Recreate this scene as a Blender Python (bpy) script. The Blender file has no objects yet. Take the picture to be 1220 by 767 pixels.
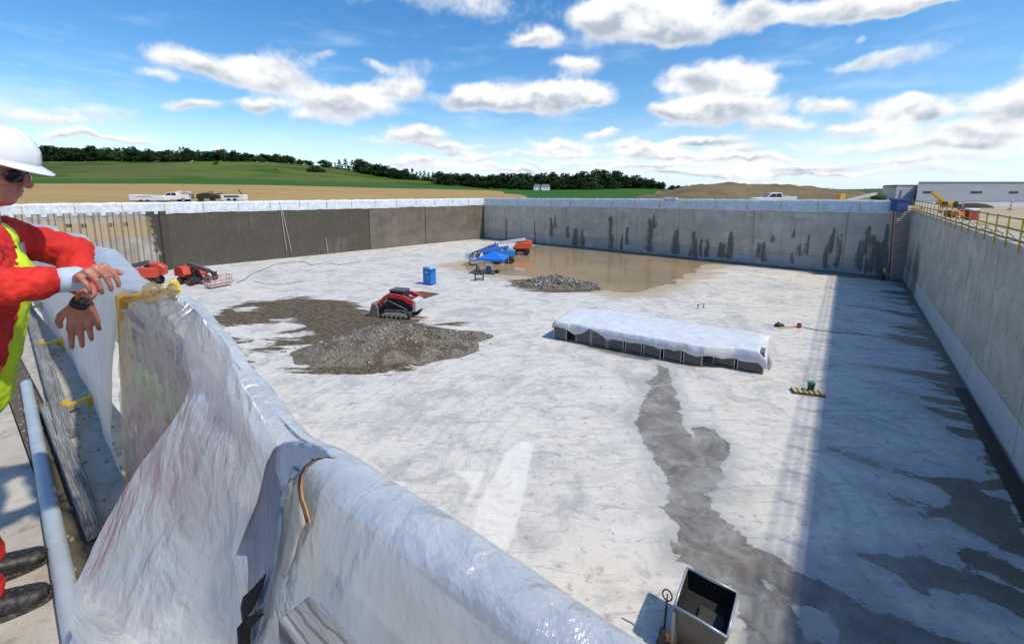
import bpy, bmesh, math, random
import numpy as np
from mathutils import Vector, Matrix, noise
S = bpy.context.scene; COL = S.collection
R = math.radians
rnd = random.Random(7)
# ---------------------------------------------------------------- camera
FPX, CX, CY, HZ = 520., 610., 305., 225.
PITCH = math.atan((CY-HZ)/FPX); EYE = 1.65; PIT = EYE-12.5
cam = bpy.data.cameras.new('camera'); cam.sensor_width = 36; cam.lens = FPX/1220*36
cam.shift_y = -(383.5-CY)/1220; cam.clip_start = .05; cam.clip_end = 12000
camo = bpy.data.objects.new('camera', cam); COL.objects.link(camo)
camo.location = (0, 0, EYE); camo.rotation_euler = (R(90)-PITCH, 0, 0); S.camera = camo
# ---------------------------------------------------------------- sun and sky
SUN_AZ, SUN_EL = 118., 53.
sl = bpy.data.lights.new('sun', 'SUN'); sl.energy = 2.7; sl.angle = R(1.4); sl.color = (1, .93, .81)
so = bpy.data.objects.new('sun', sl); COL.objects.link(so)
sdir = Vector((math.sin(R(SUN_AZ))*math.cos(R(SUN_EL)), math.cos(R(SUN_AZ))*math.cos(R(SUN_EL)), math.sin(R(SUN_EL))))
so.rotation_euler = (-sdir).to_track_quat('-Z', 'Y').to_euler(); so.location = sdir*60
S.view_settings.view_transform = 'Standard'; S.view_settings.look = 'None'
S.view_settings.exposure = 0.47; S.view_settings.gamma = 1
# ---------------------------------------------------------------- projection helpers (photo pixel -> point of the place)
def ray(px, py):
    a = (px-CX)/FPX; b = (py-CY)/FPX
    return a, math.cos(PITCH)-b*math.sin(PITCH), -(b*math.cos(PITCH)+math.sin(PITCH))
def P(px, py, z=PIT):
    a, f, d = ray(px, py); t = (z-EYE)/d
    return Vector((a*t, f*t, z))
def PD(px, py, fw):
    a, f, d = ray(px, py); t = fw/f
    return Vector((a*t, fw, EYE+d*t))
def KZ(py, fw):            # height of a point fw metres ahead that shows at row py
    return PD(610, py, fw).z
OX, OY = .117, .45; EX, EY = -.795, .607; NX, NY = .607, .795   # near barrier line: origin, along, towards the pit
def W(u, v, z=0.): return Vector((OX+EX*u+NX*v, OY+EY*u+NY*v, z))
def UV(q): return ((q[0]-OX)*EX+(q[1]-OY)*EY, (q[0]-OX)*NX+(q[1]-OY)*NY)
def PV(px, py, v):
    a, f, d = ray(px, py); t = (v+OX*NX+OY*NY)/(a*NX+f*NY)
    return Vector((a*t, f*t, EYE+d*t))
UANG = math.atan2(EY, EX)
# ---------------------------------------------------------------- node helpers
class NT:
    def __init__(s, nt): s.nt = nt
    def n(s, t, **k):
        nd = s.nt.nodes.new(t)
        for a, b in k.items():
            if a.startswith('i_'):
                key = a[2:]; key = int(key) if key.isdigit() else key.replace('_', ' ')
                s.set(nd.inputs[key], b)
            else: setattr(nd, a, b)
        return nd
    def set(s, inp, v):
        if isinstance(v, bpy.types.NodeSocket): s.nt.links.new(v, inp)
        elif isinstance(v, bpy.types.Node): s.nt.links.new(v.outputs[0], inp)
        else:
            if inp.type == 'RGBA' and len(v) == 3: v = (*v, 1)
            inp.default_value = v
    def math(s, op, a, b=None, c=None, clamp=False):
        nd = s.n('ShaderNodeMath', operation=op, use_clamp=clamp); s.set(nd.inputs[0], a)
        if b is not None: s.set(nd.inputs[1], b)
        if c is not None: s.set(nd.inputs[2], c)
        return nd.outputs[0]
    def mix(s, f, a, b, mode='MIX'):
        nd = s.n('ShaderNodeMix', data_type='RGBA', blend_type=mode, clamp_factor=True)
        s.set(nd.inputs[0], f); s.set(nd.inputs[6], a); s.set(nd.inputs[7], b); return nd.outputs[2]
    def ramp(s, v, a, b, c=0., d=1., smooth=True):
        nd = s.n('ShaderNodeMapRange', interpolation_type='SMOOTHSTEP' if smooth else 'LINEAR')
        for i, x in enumerate((v, a, b, c, d)): s.set(nd.inputs[i], x)
        return nd.outputs[0]
    def coord(s, scale=(1, 1, 1), rot=(0, 0, 0), kind='Object'):
        tc = s.n('ShaderNodeTexCoord'); mp = s.n('ShaderNodeMapping')
        s.set(mp.inputs[0], tc.outputs[kind]); mp.inputs['Scale'].default_value = scale
        mp.inputs['Rotation'].default_value = rot
        return mp.outputs[0]
    def noise(s, vec, scale=1., detail=4., rough=.55, dist=0.):
        nd = s.n('ShaderNodeTexNoise'); s.set(nd.inputs['Vector'], vec)
        for k, v in (('Scale', scale), ('Detail', detail), ('Roughness', rough), ('Distortion', dist)): s.set(nd.inputs[k], v)
        return nd.outputs[0]
    def vadd(s, a, b, op='ADD'):
        nd = s.n('ShaderNodeVectorMath', operation=op); s.set(nd.inputs[0], a); s.set(nd.inputs[1], b); return nd.outputs[0]
    def attr(s, name): return s.n('ShaderNodeAttribute', attribute_name=name).outputs['Fac']
    def bump(s, h, strength=.3, dist=.02):
        nd = s.n('ShaderNodeBump'); s.set(nd.inputs['Strength'], strength); s.set(nd.inputs['Distance'], dist)
        s.set(nd.inputs['Height'], h); return nd.outputs[0]
def newmat(name):
    m = bpy.data.materials.new(name); m.use_nodes = True; t = NT(m.node_tree)
    b = m.node_tree.nodes['Principled BSDF']; return m, t, b
MATS = {}
def mat(name, col=(.5, .5, .5), rough=.6, metal=0., var=.18, scale=4., bump=.15, bdist=.004, bscale=None, dirt=None, dirtamt=.4, stretch=(1, 1, 1), spec=None, coat=0., alpha=None):
    if name in MATS: return MATS[name]
    m, t, b = newmat(name)
    v = t.coord(stretch)
    n1 = t.noise(v, scale, 5, .6); n2 = t.noise(v, scale*7.3, 3, .6)
    nn = t.math('ADD', t.math('MULTIPLY', n1, .7), t.math('MULTIPLY', n2, .3))
    k = t.ramp(nn, .3, .7, 1-var, 1+var*.7, False)
    c = t.vadd((*col,)[:3], (1, 1, 1), 'MULTIPLY')
    sc = t.n('ShaderNodeVectorMath', operation='SCALE'); t.set(sc.inputs[0], c); t.set(sc.inputs['Scale'], k)
    out = sc.outputs[0]
    if dirt:
        n3 = t.noise(v, scale*1.7, 6, .7, .4)
        out = t.mix(t.math('MULTIPLY', t.ramp(n3, .46, .66), dirtamt), out, dirt)
    t.set(b.inputs['Base Color'], out); b.inputs['Metallic'].default_value = metal
    t.set(b.inputs['Roughness'], t.ramp(n1, .2, .8, max(rough-.1, .02), min(rough+.12, 1), False))
    if spec is not None: b.inputs['Specular IOR Level'].default_value = spec
    b.inputs['Coat Weight'].default_value = coat
    if bump: t.set(b.inputs['Normal'], t.bump(t.noise(v, bscale or scale*9, 5, .65), bump, bdist))
    if alpha is not None: b.inputs['Alpha'].default_value = alpha
    MATS[name] = m; return m
# ---------------------------------------------------------------- world: sky with cumulus
w = bpy.data.worlds.new('World'); S.world = w; w.use_nodes = True; t = NT(w.node_tree)
bg = w.node_tree.nodes['Background']
sky = t.n('ShaderNodeTexSky', sky_type='NISHITA'); sky.sun_disc = False
sky.sun_elevation = R(SUN_EL); sky.sun_rotation = R(SUN_AZ); sky.ozone_density = 3.0; sky.dust_density = .6; sky.air_density = 1.0
D = t.n('ShaderNodeTexCoord').outputs['Generated']
sep = t.n('ShaderNodeSeparateXYZ'); t.set(sep.inputs[0], D)
hz = t.ramp(sep.outputs[2], .0, .16, 1, 0)
hsv = t.n('ShaderNodeHueSaturation'); t.set(hsv.inputs['Color'], sky.outputs[0]); hsv.inputs['Saturation'].default_value = 1.32; hsv.inputs['Value'].default_value = .80
st = t.n('ShaderNodeMapping'); t.set(st.inputs[0], D); st.inputs['Scale'].default_value = (3, 3, 14)
cir = t.ramp(t.noise(st.outputs[0], 1.6, 5, .6), .5, .85, 0, .3)
skc = t.mix(t.math('MULTIPLY', hz, .7), hsv.outputs[0], (3.9, 4.9, 6.1))
t.set(bg.inputs['Color'], t.mix(cir, skc, (5.2, 5.6, 6.1))); bg.inputs['Strength'].default_value = .1535
# ---------------------------------------------------------------- object helpers
def tag(o, label=None, cat=None, group=None, kind=None):
    if label: o['label'] = label
    if cat: o['category'] = cat
    if group: o['group'] = group
    if kind: o['kind'] = kind
    return o
def thing(name, label, cat, loc=(0, 0, 0), rz=0., group=None, scale=None):
    o = bpy.data.objects.new(name, None); COL.objects.link(o); o.location = loc; o.rotation_euler = (0, 0, rz)
    if scale: o.scale = (scale,)*3
    o.empty_display_size = .2
    return tag(o, label, cat, group)
class MB:
    def __init__(s): s.v = []; s.f = []; s.mi = []; s.cur = 0
    def add(s, vs, fs):
        b = len(s.v); s.v += [tuple(v) for v in vs]; s.f += [tuple(i+b for i in f) for f in fs]; s.mi += [s.cur]*len(fs); return s
    def box(s, c, d, rz=0., rx=0., ry=0., taper=1., M=None):
        m = Matrix.Translation(c) @ Matrix.Rotation(rz, 4, 'Z') @ Matrix.Rotation(ry, 4, 'Y') @ Matrix.Rotation(rx, 4, 'X')
        if M is not None: m = M @ m
        vs = []
        for z in (-.5, .5):
            k = taper if z > 0 else 1
            for x, y in ((-.5, -.5), (.5, -.5), (.5, .5), (-.5, .5)): vs.append(m @ Vector((x*d[0]*k, y*d[1]*k, z*d[2])))
        return s.add(vs, [(3, 2, 1, 0), (4, 5, 6, 7), (0, 1, 5, 4), (1, 2, 6, 5), (2, 3, 7, 6), (3, 0, 4, 7)])
    def beam(s, a, b, wd, ht=None):
        a = Vector(a); b = Vector(b); ht = ht or wd; d = (b-a); L = d.length; q = d.to_track_quat('X', 'Z')
        m = Matrix.Translation((a+b)/2) @ q.to_matrix().to_4x4()
        return s.box((0, 0, 0), (L, wd, ht), M=m)
    def tube(s, pts, r, n=8, caps=True):
        pts = [Vector(p) for p in pts]; rs = r if isinstance(r, (list, tuple)) else [r]*len(pts)
        vs = []; fs = []; ref = None
        for i, p in enumerate(pts):
            d = (pts[min(i+1, len(pts)-1)]-pts[max(i-1, 0)]).normalized()
            if ref is None: ref = Vector((0, 0, 1)) if abs(d.z) < .9 else Vector((1, 0, 0))
            x = (ref-d*ref.dot(d)).normalized(); y = d.cross(x); ref = x
            for k in range(n):
                a = 2*math.pi*k/n; vs.append(p+(x*math.cos(a)+y*math.sin(a))*rs[i])
        for i in range(len(pts)-1):
            for k in range(n):
                k2 = (k+1) % n; fs.append((i*n+k, i*n+k2, (i+1)*n+k2, (i+1)*n+k))
        if caps: fs.append(tuple(range(n-1, -1, -1))); fs.append(tuple(range((len(pts)-1)*n, len(pts)*n)))
        return s.add(vs, fs)
    def ball(s, c, r, nu=14, nv=9, M=None):
        c = Vector(c); r = Vector(r) if not isinstance(r, (int, float)) else Vector((r, r, r)); vs = []; fs = []
        for j in range(1, nv):
            th = math.pi*j/nv
            for i in range(nu):
                ph = 2*math.pi*i/nu; q = Vector((r.x*math.sin(th)*math.cos(ph), r.y*math.sin(th)*math.sin(ph), r.z*math.cos(th)))
                vs.append(c+((M @ q) if M is not None else q))
        tp = Vector((0, 0, r.z)); 
        if M is not None: tp = M @ tp
        vs.append(c+tp); vs.append(c-tp); T = len(vs)-2; B = T+1
        for j in range(nv-2):
            for i in range(nu):
                i2 = (i+1) % nu; fs.append((j*nu+i, (j+1)*nu+i, (j+1)*nu+i2, j*nu+i2))
        for i in range(nu): fs.append((T, i, (i+1) % nu)); fs.append((B, (nv-2)*nu+(i+1) % nu, (nv-2)*nu+i))
        return s.add(vs, fs)
    def cap(s, a, b, ra, rb):           # tapered capsule
        a = Vector(a); b = Vector(b); s.tube([a, b], [ra, rb], 14); s.ball(a, ra); s.ball(b, rb); return s
    def prism(s, poly, y0, y1, axis='Y', M=None):
        n = len(poly); vs = []
        for y in (y0, y1):
            for (a, b) in poly: vs.append((a, y, b) if axis == 'Y' else (y, a, b) if axis == 'X' else (a, b, y))
        if M is not None: vs = [M @ Vector(v) for v in vs]
        fs = [tuple(range(n)), tuple(range(2*n-1, n-1, -1))]+[(i, i+n, (i+1) % n+n, (i+1) % n) for i in range(n)]
        return s.add(vs, fs)
    def cyl(s, c, r, h, axis='Z', n=20, r2=None):
        c = Vector(c); d = {'X': Vector((h/2, 0, 0)), 'Y': Vector((0, h/2, 0)), 'Z': Vector((0, 0, h/2))}[axis]
        return s.tube([c-d, c+d], [r, r2 if r2 is not None else r], n)
    def build(s, name, m, parent=None, bevel=0., smooth=False, seg=2, auto=None):
        me = bpy.data.meshes.new(name); me.from_pydata(s.v, [], s.f)
        for mm in (m if isinstance(m, (list, tuple)) else [m]): me.materials.append(mm)
        if isinstance(m, (list, tuple)): me.polygons.foreach_set('material_index', s.mi)
        bm = bmesh.new(); bm.from_mesh(me); bmesh.ops.recalc_face_normals(bm, faces=bm.faces); bm.to_mesh(me); bm.free()
        if smooth: me.polygons.foreach_set('use_smooth', [True]*len(me.polygons))
        if auto: me.set_sharp_from_angle(angle=R(auto)) if smooth else None
        o = bpy.data.objects.new(name, me); COL.objects.link(o)
        if parent: o.parent = parent
        if bevel:
            b = o.modifiers.new('b', 'BEVEL'); b.width = bevel; b.segments = seg; b.limit_method = 'ANGLE'
        return o
def copy_tree(o, parent=None):
    c = o.copy(); COL.objects.link(c)
    if parent: c.parent = parent
    for ch in list(o.children): copy_tree(ch, c)
    return c
def meshobj(name, vs, fs, m, parent=None, smooth=True, attrs=None):
    me = bpy.data.meshes.new(name)
    me.from_pydata(vs if isinstance(vs, list) else vs.tolist(), [], fs if isinstance(fs, list) else fs.tolist())
    me.materials.append(m)
    if smooth: me.polygons.foreach_set('use_smooth', [True]*len(me.polygons))
    for k, a in (attrs or {}).items():
        at = me.attributes.new(k, 'FLOAT', 'POINT'); at.data.foreach_set('value', np.asarray(a, dtype=np.float32).ravel())
    o = bpy.data.objects.new(name, me); COL.objects.link(o)
    if parent: o.parent = parent
    return o
def gridfaces(nu, nv, wrap=False):
    i = np.arange(nu if wrap else nu-1)[:, None]; j = np.arange(nv-1)[None, :]; i2 = (i+1) % nu
    return np.stack([i*nv+j, i2*nv+j, i2*nv+j+1, i*nv+j+1], -1).reshape(-1, 4)
def sdf(X, Y, poly):                    # positive inside, metres
    poly = np.array(poly, float); n = len(poly); d = np.full(X.shape, 1e9); ins = np.zeros(X.shape, bool)
    for i in range(n):
        x0, y0 = poly[i]; x1, y1 = poly[(i+1) % n]; ex, ey = x1-x0, y1-y0; L = ex*ex+ey*ey+1e-12
        tt = np.clip(((X-x0)*ex+(Y-y0)*ey)/L, 0, 1); d = np.minimum(d, np.hypot(X-x0-tt*ex, Y-y0-tt*ey))
        c = ((y0 > Y) != (y1 > Y)) & (X < (x1-x0)*(Y-y0)/((y1-y0) if y1 != y0 else 1e-9)+x0); ins ^= c
    return np.where(ins, d, -d)
_rs = np.random.RandomState(3)
def vn(X, Y, seed=0, oct=4, rough=.5):  # value noise, about -1..1
    out = 0; amp = 1; tot = 0; X = np.asarray(X, float); Y = np.asarray(Y, float)
    tab = np.random.RandomState(seed+11).rand(256, 256)
    for o in range(oct):
        x = X*2**o+17.3*o; y = Y*2**o+9.1*o; xi = np.floor(x).astype(int); yi = np.floor(y).astype(int); fx = x-xi; fy = y-yi
        fx = fx*fx*(3-2*fx); fy = fy*fy*(3-2*fy); g = lambda a, b: tab[a % 256, b % 256]
        out = out+amp*((g(xi, yi)*(1-fx)+g(xi+1, yi)*fx)*(1-fy)+(g(xi, yi+1)*(1-fx)+g(xi+1, yi+1)*fx)*fy); tot += amp; amp *= rough
    return (out/tot-.5)*2

def sn(x, y, seed=0, oct=4, rough=.5): return noise.fractal(Vector((x, y, seed*7.31+.37)), 1.0, 2.0, oct, noise_basis='PERLIN_ORIGINAL')*1.0
# ================================================================ CLOUDS: a far sheet of cumulus, its density worked out per vertex
CL = [(715,160,22,5,.8),(745,172,26,6,.8),(820,170,26,6,.8),(880,176,34,6,.8),(790,205,40,4,.6),(900,196,40,5,.6),(980,206,50,5,.6),(640,198,30,4,.6),(575,200,24,4,.7),(540,182,26,5,.7),(1100,188,60,7,.6),(1180,165,50,8,.7),(1010,150,40,7,.6),(130,128,60,10,.35),(60,140,60,8,.3),(180,90,30,9,.6),(455,80,20,7,.5),(595,205,60,4,.5),(640,206,50,4,.5),(740,200,60,5,.6),(820,208,60,4,.6),(700,210,70,4,.4),(800,196,70,5,.55),(900,210,80,5,.5),(950,200,60,5,.5),(1040,208,80,5,.5),(780,178,40,6,.6),(830,170,30,5,.5),(940,188,50,5,.5),(450,168,60,6,.4),(560,176,50,5,.5),(610,186,30,5,.5),(300,84,62,17,.9),(215,72,42,17,.8),(350,72,48,16,.35),(330,100,60,14,.6),(240,126,40,10,.8),(318,124,32,11,.9),(415,124,62,18,.95),(385,142,40,9,.6),
      (480,96,30,12,.6),(470,110,36,12,.7),(560,122,50,17,1),(640,118,62,20,1),(690,112,48,16,.95),(500,160,42,10,.95),(515,172,40,5,.6),
      (485,190,36,7,.9),(560,190,30,7,.7),(520,198,50,5,.6),(398,67,20,8,.35),(640,48,30,15,.95),(690,80,36,13,.85),
      (770,22,84,38,1),(730,10,50,26,.9),(815,40,46,24,.9),(905,20,40,22,.95),(990,10,58,18,.95),(1050,8,50,14,.9),(1120,2,60,9,.8),(1160,-20,80,22,.8),
      (850,92,62,20,1),(905,100,30,10,.7),(865,130,76,21,1),(820,128,46,14,.9),(925,148,40,9,.85),(800,150,24,4,.4),
      (665,172,42,9,1),(670,182,44,6,.8),(760,182,34,8,.9),(800,186,30,6,.7),(860,166,50,8,.7),(850,186,62,7,.8),(700,192,60,5,.6),(910,186,50,5,.5),
      (1085,126,72,17,1),(1085,118,30,15,.9),(1120,132,36,11,.8),(985,124,30,11,.8),(1215,118,44,24,.95),(1195,148,50,14,.7),(1060,150,84,13,.55),(1150,160,90,14,.5),(1060,172,80,9,.6),(1170,178,70,9,.5),(960,170,60,8,.35),(1010,196,90,8,.5),(1130,200,90,8,.5),(880,204,90,6,.5),
      (1050,70,62,11,.45),(1010,82,60,8,.3),(1110,54,60,9,.3),(1030,45,9,7,.5),(935,80,30,7,.3),
      (100,162,32,9,.8),(150,168,34,7,.7),(60,160,30,10,.5),(70,128,90,12,.3),(110,142,70,9,.28),(20,136,60,14,.3),(246,174,9,6,.8),(120,60,70,12,.14),(30,76,30,5,.25),(500,80,30,10,.3),(610,20,80,14,.2),(560,6,60,12,.3),
      (420,-40,160,40,.9),(800,-90,260,60,.9),(1350,60,120,50,.9),(-150,90,140,50,.8),(1400,180,140,40,.8),(200,-130,160,40,.8),(1200,-180,220,60,.9)]

def blobdir(px, py):
    a, f, d = ray(px, py); return Vector((a, f, d)).normalized()
caz = np.linspace(R(-62), R(62), 620); cel = np.linspace(R(.1), R(43), 300)
AZ, EL = np.meshgrid(caz, cel, indexing='ij'); DX = np.sin(AZ)*np.cos(EL); DY = np.cos(AZ)*np.cos(EL); DZ = np.sin(EL)
def dist_uv(dx, dy, dz, s1, s2, am):
    a_ = np.arctan2(dx, dy); e_ = np.arcsin(dz); return a_+am*vn(a_*s1, e_*s1*1.3, s2, 5, .55), e_+am*.6*vn(a_*s1, e_*s1*1.3, s2+1, 5, .55)
A2, E2 = dist_uv(DX, DY, DZ, 12, 40, .035)
WX = np.sin(A2)*np.cos(E2); WY = np.cos(A2)*np.cos(E2); WZ = np.sin(E2)
dens = np.zeros(AZ.shape); shn = np.zeros(AZ.shape)
for (x, y, rx, ry, k) in CL:
    c = blobdir(x, y); ex_ = Vector((0, 0, 1)).cross(c).normalized()*-1; ez_ = c.cross(ex_).normalized()
    if ez_.z < 0: ez_ = -ez_
    ux = blobdir(x+1, y)-c; uy = blobdir(x, y-1)-c
    lx = (WX*ex_.x+WY*ex_.y+WZ*ex_.z)/(rx*ux.length*1.02); lz = (WX*ez_.x+WY*ez_.y+(WZ)*ez_.z)/(ry*uy.length*1.08)
    # flat base, round top
    lzz = np.where(lz < 0, lz*1.25, lz); dd = np.sqrt(lx*lx+lzz*lzz)
    f = np.clip((1.5-dd)/1.3, 0, 1); f = f*f*(3-2*f)*k*1.15*((WX*c.x+WY*c.y+WZ*c.z) > .5)
    dens += f; shn += f*lz
shd = shn/np.maximum(dens, .05)
m, t, b = newmat('cumulus'); nt = m.node_tree; nt.nodes.remove(b); out = nt.nodes['Material Output']
co = t.coord((.001,)*3)
fine = t.noise(co, 5.5, 7, .68); bil = t.noise(t.coord((.001, .001, .0014)), 1.7, 5, .6)
de = t.attr('cloud_d')
d2 = t.math('ADD', de, t.math('ADD', t.math('MULTIPLY', t.math('SUBTRACT', fine, .5), .75), t.math('MULTIPLY', t.math('SUBTRACT', bil, .5), .5)))
msk = t.ramp(d2, .14, .92)
br = t.ramp(t.math('ADD', t.attr('cloud_s'), t.math('MULTIPLY', t.math('SUBTRACT', bil, .5), 2.6)), -.55, .40)
thick = t.ramp(de, .5, 1.3)
cc = t.mix(t.math('MULTIPLY', t.math('SUBTRACT', 1, br), t.math('ADD', t.math('MULTIPLY', thick, .55), .4)), (.93, .94, .95), (.38, .45, .55))
em = t.n('ShaderNodeEmission'); t.set(em.inputs[0], cc); em.inputs[1].default_value = .80
tr = t.n('ShaderNodeBsdfTransparent'); mx = t.n('ShaderNodeMixShader'); t.set(mx.inputs[0], msk); t.set(mx.inputs[1], tr.outputs[0]); t.set(mx.inputs[2], em.outputs[0]); t.set(out.inputs[0], mx.outputs[0])
try: m.cycles.emission_sampling = 'NONE'
except Exception: pass
RC = 7500.
cf = gridfaces(len(caz), len(cel)); df = dens.ravel()[cf].max(1) > .02; cf = cf[df]; usd = np.unique(cf); rm = -np.ones(dens.size, int); rm[usd] = np.arange(len(usd))
cl_ = meshobj('clouds', (np.stack([DX, DY, DZ], -1).reshape(-1, 3)*RC)[usd], rm[cf], m, attrs=dict(cloud_d=dens.ravel()[usd], cloud_s=shd.ravel()[usd]))
tag(cl_, kind='structure')
# ================================================================ PIT
C1 = P(577, 284); C2 = P(1075, 333)
UR = -7.25                                             # right wall face
VB = UV(C2)[1]; U1, V1 = UV(C1)
L1 = P(180, 324); dl = (L1-C1); dl.normalize()
UL, VL = UV(C1); du, dv = (UV(L1)[0]-U1), (UV(L1)[1]-V1)
VN = .22                                               # pit face of the near wall
UA = U1+du*(VN-V1)/dv
A = W(UA, VN, PIT); B = Vector((C1.x, C1.y, PIT)); C = Vector((C2.x, C2.y, PIT)); Dn = W(UR, VN, PIT)
TOPA, TOPB, TOPC, TOPD = -1.6, -2.05, -1.3, -1.27
# ---------------- floor
def zp(pts, ox=0., oy=0., s=1.): return [tuple(P(ox+x/s, oy+y/s))[:2] for x, y in pts]
Z1 = lambda p: zp(p, 700, 380, 1.983)
wet_polys = [Z1(q) for q in [
 [(165,112),(190,118),(205,165),(218,215),(222,240),(250,290),(265,290),(240,258),(265,255),(300,262),(325,290),(335,315),(325,360),(315,390),(285,415),(300,440),(310,470),(350,500),(400,540),(460,575),(520,612),(580,640),(650,672),(720,700),(800,735),(880,760),(960,800),(380,800),(395,760),(365,715),(350,650),(230,585),(195,560),(192,530),(210,510),(212,482),(160,450),(160,435),(185,430),(190,400),(180,360),(150,320),(130,290),(112,245),(130,200),(148,165),(130,148),(150,140),(170,130)],
 [(800,372),(850,375),(900,378),(935,390),(945,350),(960,380),(985,425),(1031,500),(1100,620),(1031,560),(980,545),(930,520),(880,490),(840,470),(800,475),(770,470),(800,455),(850,435),(840,410)],
 [(870,555),(910,550),(960,565),(1031,600),(1100,650),(1031,650),(980,620),(930,600),(890,575)],
 [(650,560),(700,565),(760,560),(800,570),(870,590),(920,600),(980,620),(1031,640),(1100,700),(1031,710),(980,685),(930,665),(880,650),(810,640),(800,655),(770,640),(720,600),(680,580)],
 [(560,302),(600,312),(700,347),(780,362),(850,385),(780,378),(700,362),(600,322)],
 [(740,175),(830,185),(880,195),(885,212),(830,200)],[(785,205),(890,225),(900,245),(820,225)],[(850,262),(915,270),(925,290),(870,280)],[(660,400),(760,420),(820,440),(740,440)]]]
wet_holes = [Z1(q) for q in [[(408,606),(425,612),(450,632),(440,640),(415,625)], [(485,672),(530,690),(580,712),(595,740),(592,790),(520,790),(505,720)], [(945,410),(970,412),(972,420),(950,418)]]]
pond = zp([(598,304),(625,292),(660,290),(700,293),(780,300),(850,308),(880,311),(850,318),(838,325),(822,332),(806,340),(786,345),(775,350),(740,350),(710,345),(690,337),(650,334),(620,333),(600,330),(560,322),(535,317),(560,311),(590,308)])
Z5 = lambda p: zp(p, 200, 320, 2.44)
mudp = [Z5(q) for q in [[(110,150),(170,120),(240,100),(390,86),(480,92),(550,98),(590,125),(740,140),(850,160),(840,172),(760,165),(880,190),(800,225),(760,258),(700,295),(600,308),(500,312),(430,308),(375,285),(370,250),(300,245),(215,290),(180,265),(130,215),(125,180)]]]
mudh = [Z5(q) for q in [[(195,120),(235,106),(272,110),(245,124),(205,128)],[(150,185),(250,168),(312,162),(318,185),(290,198),(380,205),(400,192),(330,200),(200,212),(140,205)],[(305,150),(350,150),(395,172),(330,182)],[(175,240),(240,222),(300,224),(250,240),(200,262)],[(215,295),(250,255),(370,228),(420,232),(375,260),(378,288)]]]
whitep = [zp(q) for q in [[(637,525),(634,545),(624,600),(608,655),(575,665),(560,645),(568,600),(590,565),(602,540),(620,527)], [(540,560),(580,562),(560,600),(553,600),(560,580)]]]
st_ = .22
us = np.arange(UR-.3, UA+.6, st_); vs_ = np.arange(VN-.3, 112, st_)
# rows past the slanted left/back walls are trimmed below
UU, VV = np.meshgrid(us, vs_, indexing='ij'); GX = OX+EX*UU+NX*VV; GY = OY+EY*UU+NY*VV
quad = [tuple(A)[:2], tuple(B)[:2], tuple(C)[:2], tuple(Dn)[:2]]
inside = sdf(GX, GY, quad)
keep = inside > -.6
wet = np.max([sdf(GX, GY, q) for q in wet_polys], 0)
hole = np.max([sdf(GX, GY, q) for q in wet_holes], 0); wet = np.minimum(wet, -hole)
dR = UU-UR
fing = vn(UU*.10+5, VV*.85, 5, 4, .65)
fing2 = .8+.8*fing+np.clip(fing-.06, 0, 1)*11.*np.clip((VV-30)/10, 0.1, 1)-np.clip((VV-66)/10, 0, 1)*.4
wet = np.maximum(wet, (fing2-dR)*.5)
dB = np.abs((GX-C.x)*(B.y-C.y)-(GY-C.y)*(B.x-C.x))/(B-C).length
dL = np.abs((GX-A.x)*(B.y-A.y)-(GY-A.y)*(B.x-A.x))/(B-A).length
wet = np.maximum(wet, (2.6+1.6*vn(GX*.15, GY*.15, 8)-dB)*.5*np.clip((UU-UR+14)/10, 0, 1))
wet = np.maximum(wet, np.where(dB < 1.4, .6, -9))
wet = np.maximum(wet, .8-np.hypot((UU-UV(P(735,420))[0])/4.5, (VV-UV(P(735,420))[1])/1.0)*1.3)
mud = np.minimum(np.max([sdf(GX, GY, q) for q in mudp], 0), -np.max([sdf(GX, GY, q) for q in mudh], 0))
rub = P(660, 340); mud2 = 4.6-np.hypot((GX-rub.x)/1.3, GY-rub.y)
pd = sdf(GX, GY, pond); white = np.max([sdf(GX, GY, q) for q in whitep], 0)
fz = PIT+.03*vn(GX*.25, GY*.25, 1, 5, .6)+.008*vn(GX*1.3, GY*1.3, 2, 3)
fz = fz-np.clip(pd*.022, -.05, .12)+np.where(pd > -6, .05*vn(GX*.16, GY*.4, 4, 5, .7)*np.clip(1-np.abs(pd)/6, 0, 1), 0)
fz = fz-np.clip(wet*.1, -.0, .02)+np.clip(mud*.25, 0, .13)*(.6+.8*np.abs(vn(GX*.5, GY*.5, 21, 4)))
nu, nv = UU.shape; idx = np.arange(nu*nv).reshape(nu, nv); fc = gridfaces(nu, nv); kf = keep.ravel()[fc].all(1); fc = fc[kf]
used = np.unique(fc); remap = -np.ones(nu*nv, int); remap[used] = np.arange(len(used)); fc = remap[fc]
vt = np.stack([GX.ravel(), GY.ravel(), fz.ravel()], 1)[used]
m, t, b = newmat('pit_floor_concrete')
co = t.coord(rot=(0, 0, 0)); rotc = t.coord(rot=(0, 0, -UANG)); strc = t.coord((.22, 1.4, 1), rot=(0, 0, -UANG))
n_big = t.noise(co, .055, 4, .6); n_mid = t.noise(co, .42, 6, .68, .6); n_fin = t.noise(co, 2.6, 7, .72, .4); n_str = t.noise(strc, 1.5, 7, .7, 1.1)
n_str2 = t.noise(t.coord((.16, 1.0, 1), rot=(0, 0, -UANG)), 2.4, 7, .72, 1.6)
cream = t.attr('cream')
base = t.mix(t.math('ADD', cream, t.math('MULTIPLY', t.math('SUBTRACT', n_big, .5), 1.6), clamp=True), (.64, .61, .56), (.69, .62, .50))
base = t.mix(t.ramp(n_mid, .34, .56, .75, 0), base, (.36, .36, .36))
base = t.mix(t.ramp(n_str, .52, .66, 0, .7), base, (.36, .35, .33))
base = t.mix(t.ramp(n_str2, .52, .68, 0, .45), base, (.72, .71, .69))
base = t.mix(t.ramp(n_fin, .54, .70, 0, .75), base, (.22, .215, .20))
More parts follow.
